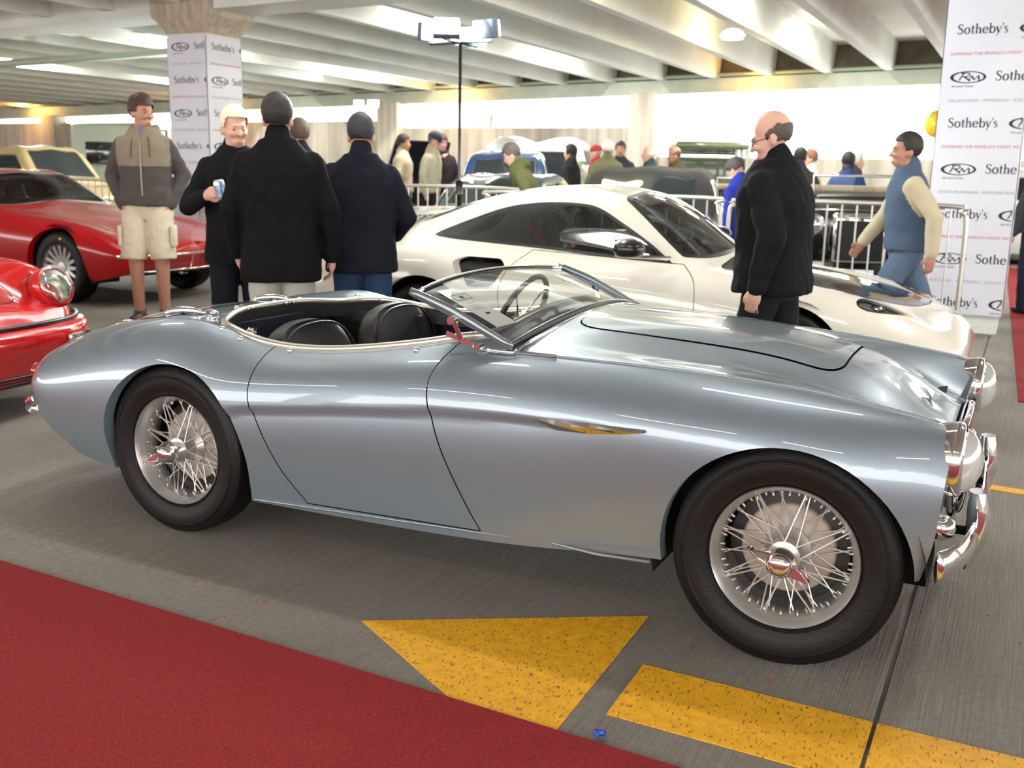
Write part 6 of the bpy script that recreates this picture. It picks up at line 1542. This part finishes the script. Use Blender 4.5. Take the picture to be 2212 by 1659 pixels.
def people():
    # young man in shorts
    bx, by, _ = (-6.30, 6.05, 0); z0 = ramp(-6.43, 6.18)
    T1 = mat('hoodie_taupe', (.20, .165, .115), .9, bump=.15, bscale=200); T2 = mat('hoodie_charcoal', (.060, .052, .046), .9, bump=.15, bscale=200)
    def rl(k, *a):
        return [lambda c: (c[:, 2] > (1.235+.03*np.abs(c[:, 1]))*k) & (np.abs(c[:, 1]) < .205*k)]
    P, D = person('young man in a two-tone zip hoodie and khaki cargo shorts, hands in pockets', (-6.43, 6.18, z0), -56, 1.84, 'tan', hair=(.040, .014, .010), hairstyle='fringe', legs=(.56, .50, .37), shorts=True, hem=.93, head=(48, 2), hood=True, collar=False,
           armR=((-.09, -.275, 1.17), (.02, -.185, .955)), armL=((-.09, .275, 1.17), (.02, .185, .955)), vox=.010, topmats=[T2, T1], rules=rl, shoe=(.012, .011, .012), bulk=.98, cuff=.03)
    up, k = D['up'], D['k']
    b = nb(); pts = [up(.150-.020*(abs(z-1.2)/.3)**2-(.035 if z > 1.43 else 0), .0, z)+Vector((.006, 0, 0)) for z in np.linspace(.94, 1.43, 12)]; tube(b, pts, .006, 6); obj('zip', b, mat('zip_beige', (.32, .28, .20), .6), D['jk'])
    for s in (-1, 1):
        b = nb(); tube(b, [up(.105, s*.055, 1.46), up(.132, s*.065, 1.41), up(.147, s*.07, 1.34), up(.150, s*.07, 1.30)], .004, 5); obj('drawstring', b, mat('cord_dark', (.05, .045, .04), .8), D['jk'])
    b = nb(); capsule(b, up(.05, 0, 1.40), up(.03, 0, 1.51), .075*k, .063*k); remeshed('tee_shirt', b, mat('tee_grey', (.13, .14, .145), .9), P, .010, 3)
    # silver-haired man with a can
    P, D = person('silver-haired man in a black jacket holding a drinks can', (*W_(512, 6.55)[:2], 0), -38, 1.775, 'pink', hair=(.72, .62, .46), hairstyle='short', legs=(.010, .011, .016), hem=.80, head=(8, 4), vox=.010,
           armR=((.02, -.30, 1.16), (.24, -.22, 1.235)), armL=((.0, .27, 1.16), (.1, .26, .92)), curl=1.5, glasses=False, cuff=-.02)
    w = D['wr'][-1]; e = D['el'][-1]; fd = (w-e).normalized()
    c = P.matrix_world  # can held upright in the fist
    M = Matrix.Translation(P.location) @ Matrix.Rotation(P.rotation_euler.z, 4, 'Z'); q = M @ (w+fd*.085+Vector((.012, .036, .01)))
    b = nb(); lathe(b, [(0, -.058), (.024, -.058), (.031, -.050), (.032, -.045), (.032, .045), (.027, .056), (.025, .060), (.023, .056), (0, .055)], 28, 'Z')
    cn = obj('drinks_can', b, [mat('can_silver', (.62, .68, .74), .25, .8)]); cn.location = q; cn.rotation_euler = (.12, -.10, 0); tag(cn, 'silver and pale blue drinks can in the silver-haired man\'s hand', 'can')
    b = nb(); lathe(b, [(.0324, -.03), (.0324, .03)], 28, 'Z'); obj('can_print', b, mat('can_blue', (.22, .36, .55), .3, .5, noise=.4, nscale=40), cn)
    # dark overcoat
    person('tall man in a long black overcoat and pale grey trousers, seen from behind', (*W_(604, 5.85)[:2], 0), 124, 1.81, 'pink', hair=(.014, .012, .013), top=(.0065, .006, .0065), legs=(.42, .40, .35), hem=.755, head=(-8, 0), vox=.010, bulk=1.06,
           armR=((-.02, -.275, 1.15), (.05, -.28, .88)), armL=((.0, .27, 1.15), (.10, .25, .90)), jacket='overcoat')
    person('man in a navy jacket and blue jeans with cropped dark hair, seen from behind', (*W_(778, 6.30)[:2], 0), 118, 1.735, 'pink', hair=(.028, .027, .030), top=(.011, .012, .018), legs=(.030, .058, .115), hem=.80, head=(3, 6), vox=.010, bulk=1.08,
           armR=((.06, -.28, 1.15), (.22, -.20, 1.02)), armL=((.06, .28, 1.15), (.22, .20, 1.02)))
    # balding man
    P, D = person('balding man in black walking between the roadster and the white coupe', (*W_(1665, 5.12)[:2], 0), 172, 1.725, 'pink', hair=(.075, .055, .045), hairstyle='bald', top=(.0085, .0085, .0095), legs=(.013, .014, .016), hem=.86, head=(14, 14), vox=.010, bulk=1.18, lean=.05, stride=.35,
           armR=((.0, -.27, 1.16), (.16, -.28, .95)), armL=((-.10, .30, 1.16), (-.03, .31, .90)), curl=1.0, glasses=True)
    M = Matrix.Translation(P.location) @ Matrix.Rotation(P.rotation_euler.z, 4, 'Z'); w = D['wr'][1]; fd = (w-D['el'][1]).normalized()
    b = nb(); box(b, (0, 0, 0), (.012, .07, .14), bev=.005); ph = obj('phone', b, BLACKPL, auto=40); ph.location = M @ (w+fd*.075+Vector((.0, -.042, .012))); ph.rotation_euler = (.25, .1, P.rotation_euler.z+.5); tag(ph, 'dark phone in the balding man\'s lowered hand', 'phone')
    # walker
    V1 = mat('vest_blue', (.055, .085, .14), .9, bump=.2, bscale=200); V2 = mat('sleeve_beige', (.46, .40, .27), .9, bump=.2, bscale=200)
    P, D = person('man in a blue padded vest with beige sleeves striding past the wrapped column', (*W_(1945, 7.35)[:2], 0), 200, 1.735, 'tan', hair=(.020, .016, .015), legs=(.09, .13, .19), hem=.93, head=(0, -4), vox=.011, stride=1.0, lean=.06, topmats=[V1, V2], rules=sleeves,
           armR=((.10, -.27, 1.17), (.26, -.26, .98)), armL=((-.12, .285, 1.17), (-.10, .29, .92)))
    # head between the coats
    person('brown-haired man standing between the black overcoat and the navy jacket', (*W_(650, 8.6)[:2], ramp(*W_(650, 8.6)[:2])), 150, 1.775, 'pink', hair=(.07, .04, .025), top=(.01, .01, .012), head=(0, 0), vox=.020)
    # visitors further back
    G = 'visitors looking round the cars at the back'
    def far(px, d, face, H, label, **k):
        x, y, _ = W_(px, d); person(label, (x, y, ramp(x, y)), face, H, vox=.021, group=G, **k)
    far(866, 16.0, 20, 1.83, 'dark-haired man in a beige suit jacket beside an open black bonnet', skin='tan', hair=(.03, .02, .02), top=(.50, .42, .29))
    far(922, 15.5, 15, 1.86, 'man in a navy cap and pale khaki jacket looking down', hair=(.1, .1, .12), hairstyle='cap', top=(.46, .43, .31), head=(0, 22), lean=.08)
    far(948, 16.7, -40, 1.87, 'man in a dark brown jacket with his hand to his chin', top=(.03, .022, .024), hair=(.05, .03, .025), head=(0, 12), armR=((.10, -.26, 1.20), (.20, -.06, 1.42)))
    far(1152, 11.75, 195, 1.80, 'man in an olive parka bending over the blue car', top=(.085, .088, .035), hair=(.09, .07, .06), lean=.42, hem=.72, hood=True, head=(0, 12), armR=((.16, -.27, 1.15), (.34, -.22, 1.05)))
    far(1222, 16.2, 185, 1.73, 'long-haired woman in a dark jacket behind the black soft top', hairstyle='long', hair=(.012, .010, .012), top=(.02, .02, .022))
    far(1250, 17.2, 170, 1.74, 'person in a pale hooded coat leaning forward behind the black soft top', hair=(.40, .40, .36), top=(.55, .58, .48), lean=.4, hood=True)
    far(1275, 18.2, 190, 1.78, 'person in a bright red cap behind the black soft top', hairstyle='cap', hair=(.4, .3, .2), top=(.35, .05, .06))
    far(1298, 15.9, 100, 1.85, 'white-haired man in an olive coat, seen from behind', hair=(.75, .72, .66), top=(.12, .12, .06))
    far(1325, 17.0, -70, 1.84, 'dark-haired man in a charcoal jacket facing the white-haired man', skin='tan', hair=(.03, .025, .025), top=(.03, .032, .04))
    far(1388, 15.6, 205, 1.84, 'bald man in a dark green jacket standing in profile', skin='pink', hairstyle='bald', hair=(.6, .55, .5), top=(.02, .05, .04))
    far(1442, 16.0, 200, 1.85, 'man with a dark beard in a brown jacket beside the green truck', skin='tan', hair=(.08, .06, .05), hairstyle='bald', top=(.075, .05, .022), head=(0, 10))
    far(1606, 9.55, 150, 1.62, 'person in a blue and red jacket behind the balding man', hair=(.05, .04, .04), top=(.02, .03, .22), head=(0, 30), lean=.3)
    far(1704, 13.6, 110, 1.80, 'dark-haired man seen from behind past the balding man', hair=(.02, .02, .02), top=(.05, .05, .05))
    far(1728, 15.2, 200, 1.82, 'brown-haired person in a cream coat past the balding man', hair=(.22, .10, .06), top=(.60, .54, .44))
    far(1806, 14.0, 110, 1.76, 'person in a royal blue and black fleece with the hood up, seen from behind', hair=(.02, .02, .025), top=(.03, .06, .20), hairstyle='long')
    far(1822, 15.6, 20, 1.80, 'grey-haired man beside the person in the blue fleece', hair=(.5, .48, .45), top=(.04, .04, .05))
    person('person in a charcoal coat beyond the wrapped column, on the red carpet side', (*W_(2226, 10.9)[:2], .008), 120, 1.68, vox=.021, hair=(.03, .03, .03), top=(.05, .055, .065), legs=(.02, .025, .04))
    finish_remesh()
people()
